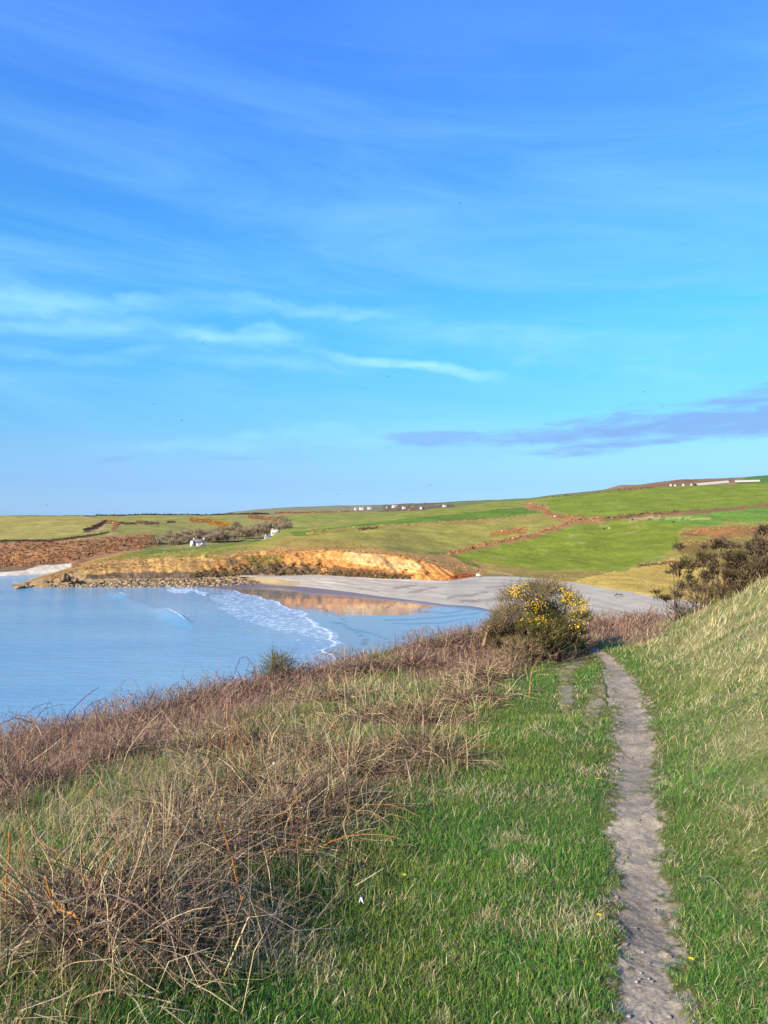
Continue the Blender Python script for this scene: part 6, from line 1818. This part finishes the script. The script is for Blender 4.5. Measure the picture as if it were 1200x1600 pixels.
pq = [proto_cane(540 + k, .42, .25 + .2 * k, .003, c_, False, 0).data('dead_stalk') for k, c_ in enumerate((S(206, 184, 144), S(190, 166, 126), S(216, 198, 160), S(170, 144, 112)))]
scatter(pq, 110, [TANG, Z_RG[0], Z_TG[0]], 'dead_stalk', 'thin straw-pale stalk standing in the left bank', 'stalk', 'pale stalks standing in the left bank', .5, 1.2)

# ------------------------------------------------------------------ straw tufts, flowers, stones
def tuft_mesh(seed, n, r_, L_):
    m = MB()
    a_ = rng.uniform(0, 6.28, n); q = rng.uniform(0, 1, n) ** .6 * r_
    b_ = np.stack((np.cos(a_) * q * rng.uniform(.6, 1.6) + rng.normal(0, .012, n), np.sin(a_) * q * .7, np.zeros(n)), -1)
    c_ = pick(G_DRY + [S(186, 164, 116)], n, .12)
    V, T, Q_, C_ = blades(b_, rng.uniform(.5, 1.2, n) * L_, np.full(n, .0024), rng.uniform(0, 6.28, n), rng.uniform(.5, 1.5, n), rng.normal(.1, .6, n), c_, c_)
    m.add(V, T=T, Q=Q_, col=C_)
    return m.data('straw_tuft')
TM = [tuft_mesh(k, n_, r_, l_) for k, (n_, r_, l_) in enumerate([(150, .06, .05), (190, .08, .06), (120, .09, .04), (160, .05, .055), (130, .10, .045), (110, .07, .05), (170, .075, .05)])]
for i_, (px_, py_, s_, l_) in enumerate([(800, 1297, 1.0, 'pale upright straw tuft in the turf, upper one left of the path'), (815, 1362, 1.5, 'largest pale straw tuft with tall stalks left of the path'), (742, 1393, 1.0, 'flattened straw tuft left of the largest one'), (762, 1424, .9, 'low ragged straw tuft below the flattened one'),
        (737, 1462, .6, 'small straw tuft in the middle of the turf'), (700, 1470, .8, 'wispy straw tuft near the lower middle of the turf'), (668, 1522, .9, 'straw tuft beside the thin standing stalk'), (712, 1486, .6, 'small loose straw tuft low in the turf'), (770, 1318, .7, 'small straw tuft left of the upper one'),
        (730, 1553, .7, 'faded straw tuft near the bottom of the turf'), (690, 1590, .9, 'straw tuft at the bottom edge of the turf'), (900, 1310, .6, 'thin straw tuft at the left edge of the path'), (880, 1455, .7, 'dry tuft beside the yellow flower near the path'),
        (1105, 1230, .9, 'bleached straw tuft on the right bank, upper one'), (1160, 1275, 1.1, 'wide bleached straw mat on the right bank'), (1158, 1462, .9, 'straw patch low on the right side'), (1120, 1580, 1.0, 'brown dry patch at the bottom right'), (1180, 1400, .9, 'bleached straw tuft near the right edge')]):
    X_, Y_ = hit(px_, py_)
    o_ = obj('straw_tuft', TM[i_ % 7], M_dry, loc=(X_, Y_, gz(X_, Y_))); o_.scale = (s_, s_, s_); o_.rotation_euler = (0, 0, i_ * 1.3)
    tag(o_, l_, 'grass tuft', 'straw tufts in the turf')
def flower(label, px_, py_):
    X_, Y_ = hit(px_, py_)
    e_ = empty('yellow_flower', (X_, Y_, gz(X_, Y_))); tag(e_, label, 'flower', 'small yellow flowers in the turf')
    child('stalk', MB().tube([(0, 0, 0), (.003, 0, .02), (.002, .002, .045)], .0014, 5, S(90, 120, 50)), M_cane, e_)
    for k in range(8):
        a_ = k * math.pi / 4; c_, s_ = math.cos(a_), math.sin(a_)
        m = MB(); m.add([(c_ * .002, s_ * .002, .046), (c_ * .009 - s_ * .0035, s_ * .009 + c_ * .0035, .050), (c_ * .014, s_ * .014, .049), (c_ * .009 + s_ * .0035, s_ * .009 - c_ * .0035, .050)], Q=[(0, 1, 2, 3)], col=(.8, .62, .03)); child('petal', m, M_petal, e_)
for px_, py_, l_ in ((631, 1373, 'yellow flower in the grass beside the tangle'), (933, 1230, 'yellow flower at the left edge of the path, farther one'), (934, 1453, 'yellow flower at the left edge of the path, nearer one'), (290, 1408, 'tiny yellow flower inside the tangle'), (1077, 1509, 'yellow flower just right of the path')):
    flower(l_, px_, py_)
for i_, (px_, py_, l_) in enumerate([(563, 1412, 'small white fleck caught among the grass beside the tangle'), (428, 1241, 'white fleck caught on the bramble over the tangle')]):
    X_, Y_ = hit(px_, py_)
    m = MB()
    for k in range(14):
        q = rng.normal(0, .004, 3); m.add([q, q + rng.normal(0, .006, 3), q + rng.normal(0, .006, 3)], T=[(0, 1, 2)], col=(.72, .74, .74))
    tag(m.build('white_fleck', M_plain, loc=(X_, Y_, gz(X_, Y_) + (.05 if i_ == 0 else .22))), l_, 'fleck')
PB = [MB() for _ in range(5)]
PBM = []
for k, m in enumerate(PB):
    m.add(rock_verts(900 + k, .012, .010, .006, False, 5), T=IF, col=.9 * [S(196, 188, 172), S(176, 162, 144), S(210, 204, 190), S(160, 148, 132), S(184, 170, 150)][k]); PBM.append(m.data('pebble'))
k = 0
while k < 45:
    py_ = 1000 + 600 * random.random() ** .7
    c_ = float(np.interp(py_, PTH[:, 0], PTH[:, 1])); w_ = float(np.interp(py_, PTH[:, 0], PTH[:, 2]))
    px_ = c_ + w_ * random.uniform(-.95, .95)
    X_, Y_ = hit(px_, py_)
    o_ = obj('pebble', PBM[k % 5], M_stone, loc=(X_, Y_, gz(X_, Y_) - .016)); s_ = random.choice((.4, .45, .5, .6, .75, .95)); o_.scale = (s_, s_, s_); o_.rotation_euler = (0, 0, random.uniform(0, 6))
    tag(o_, 'small pale pebble trodden into the dirt path', 'pebble', 'pebbles in the path'); k += 1
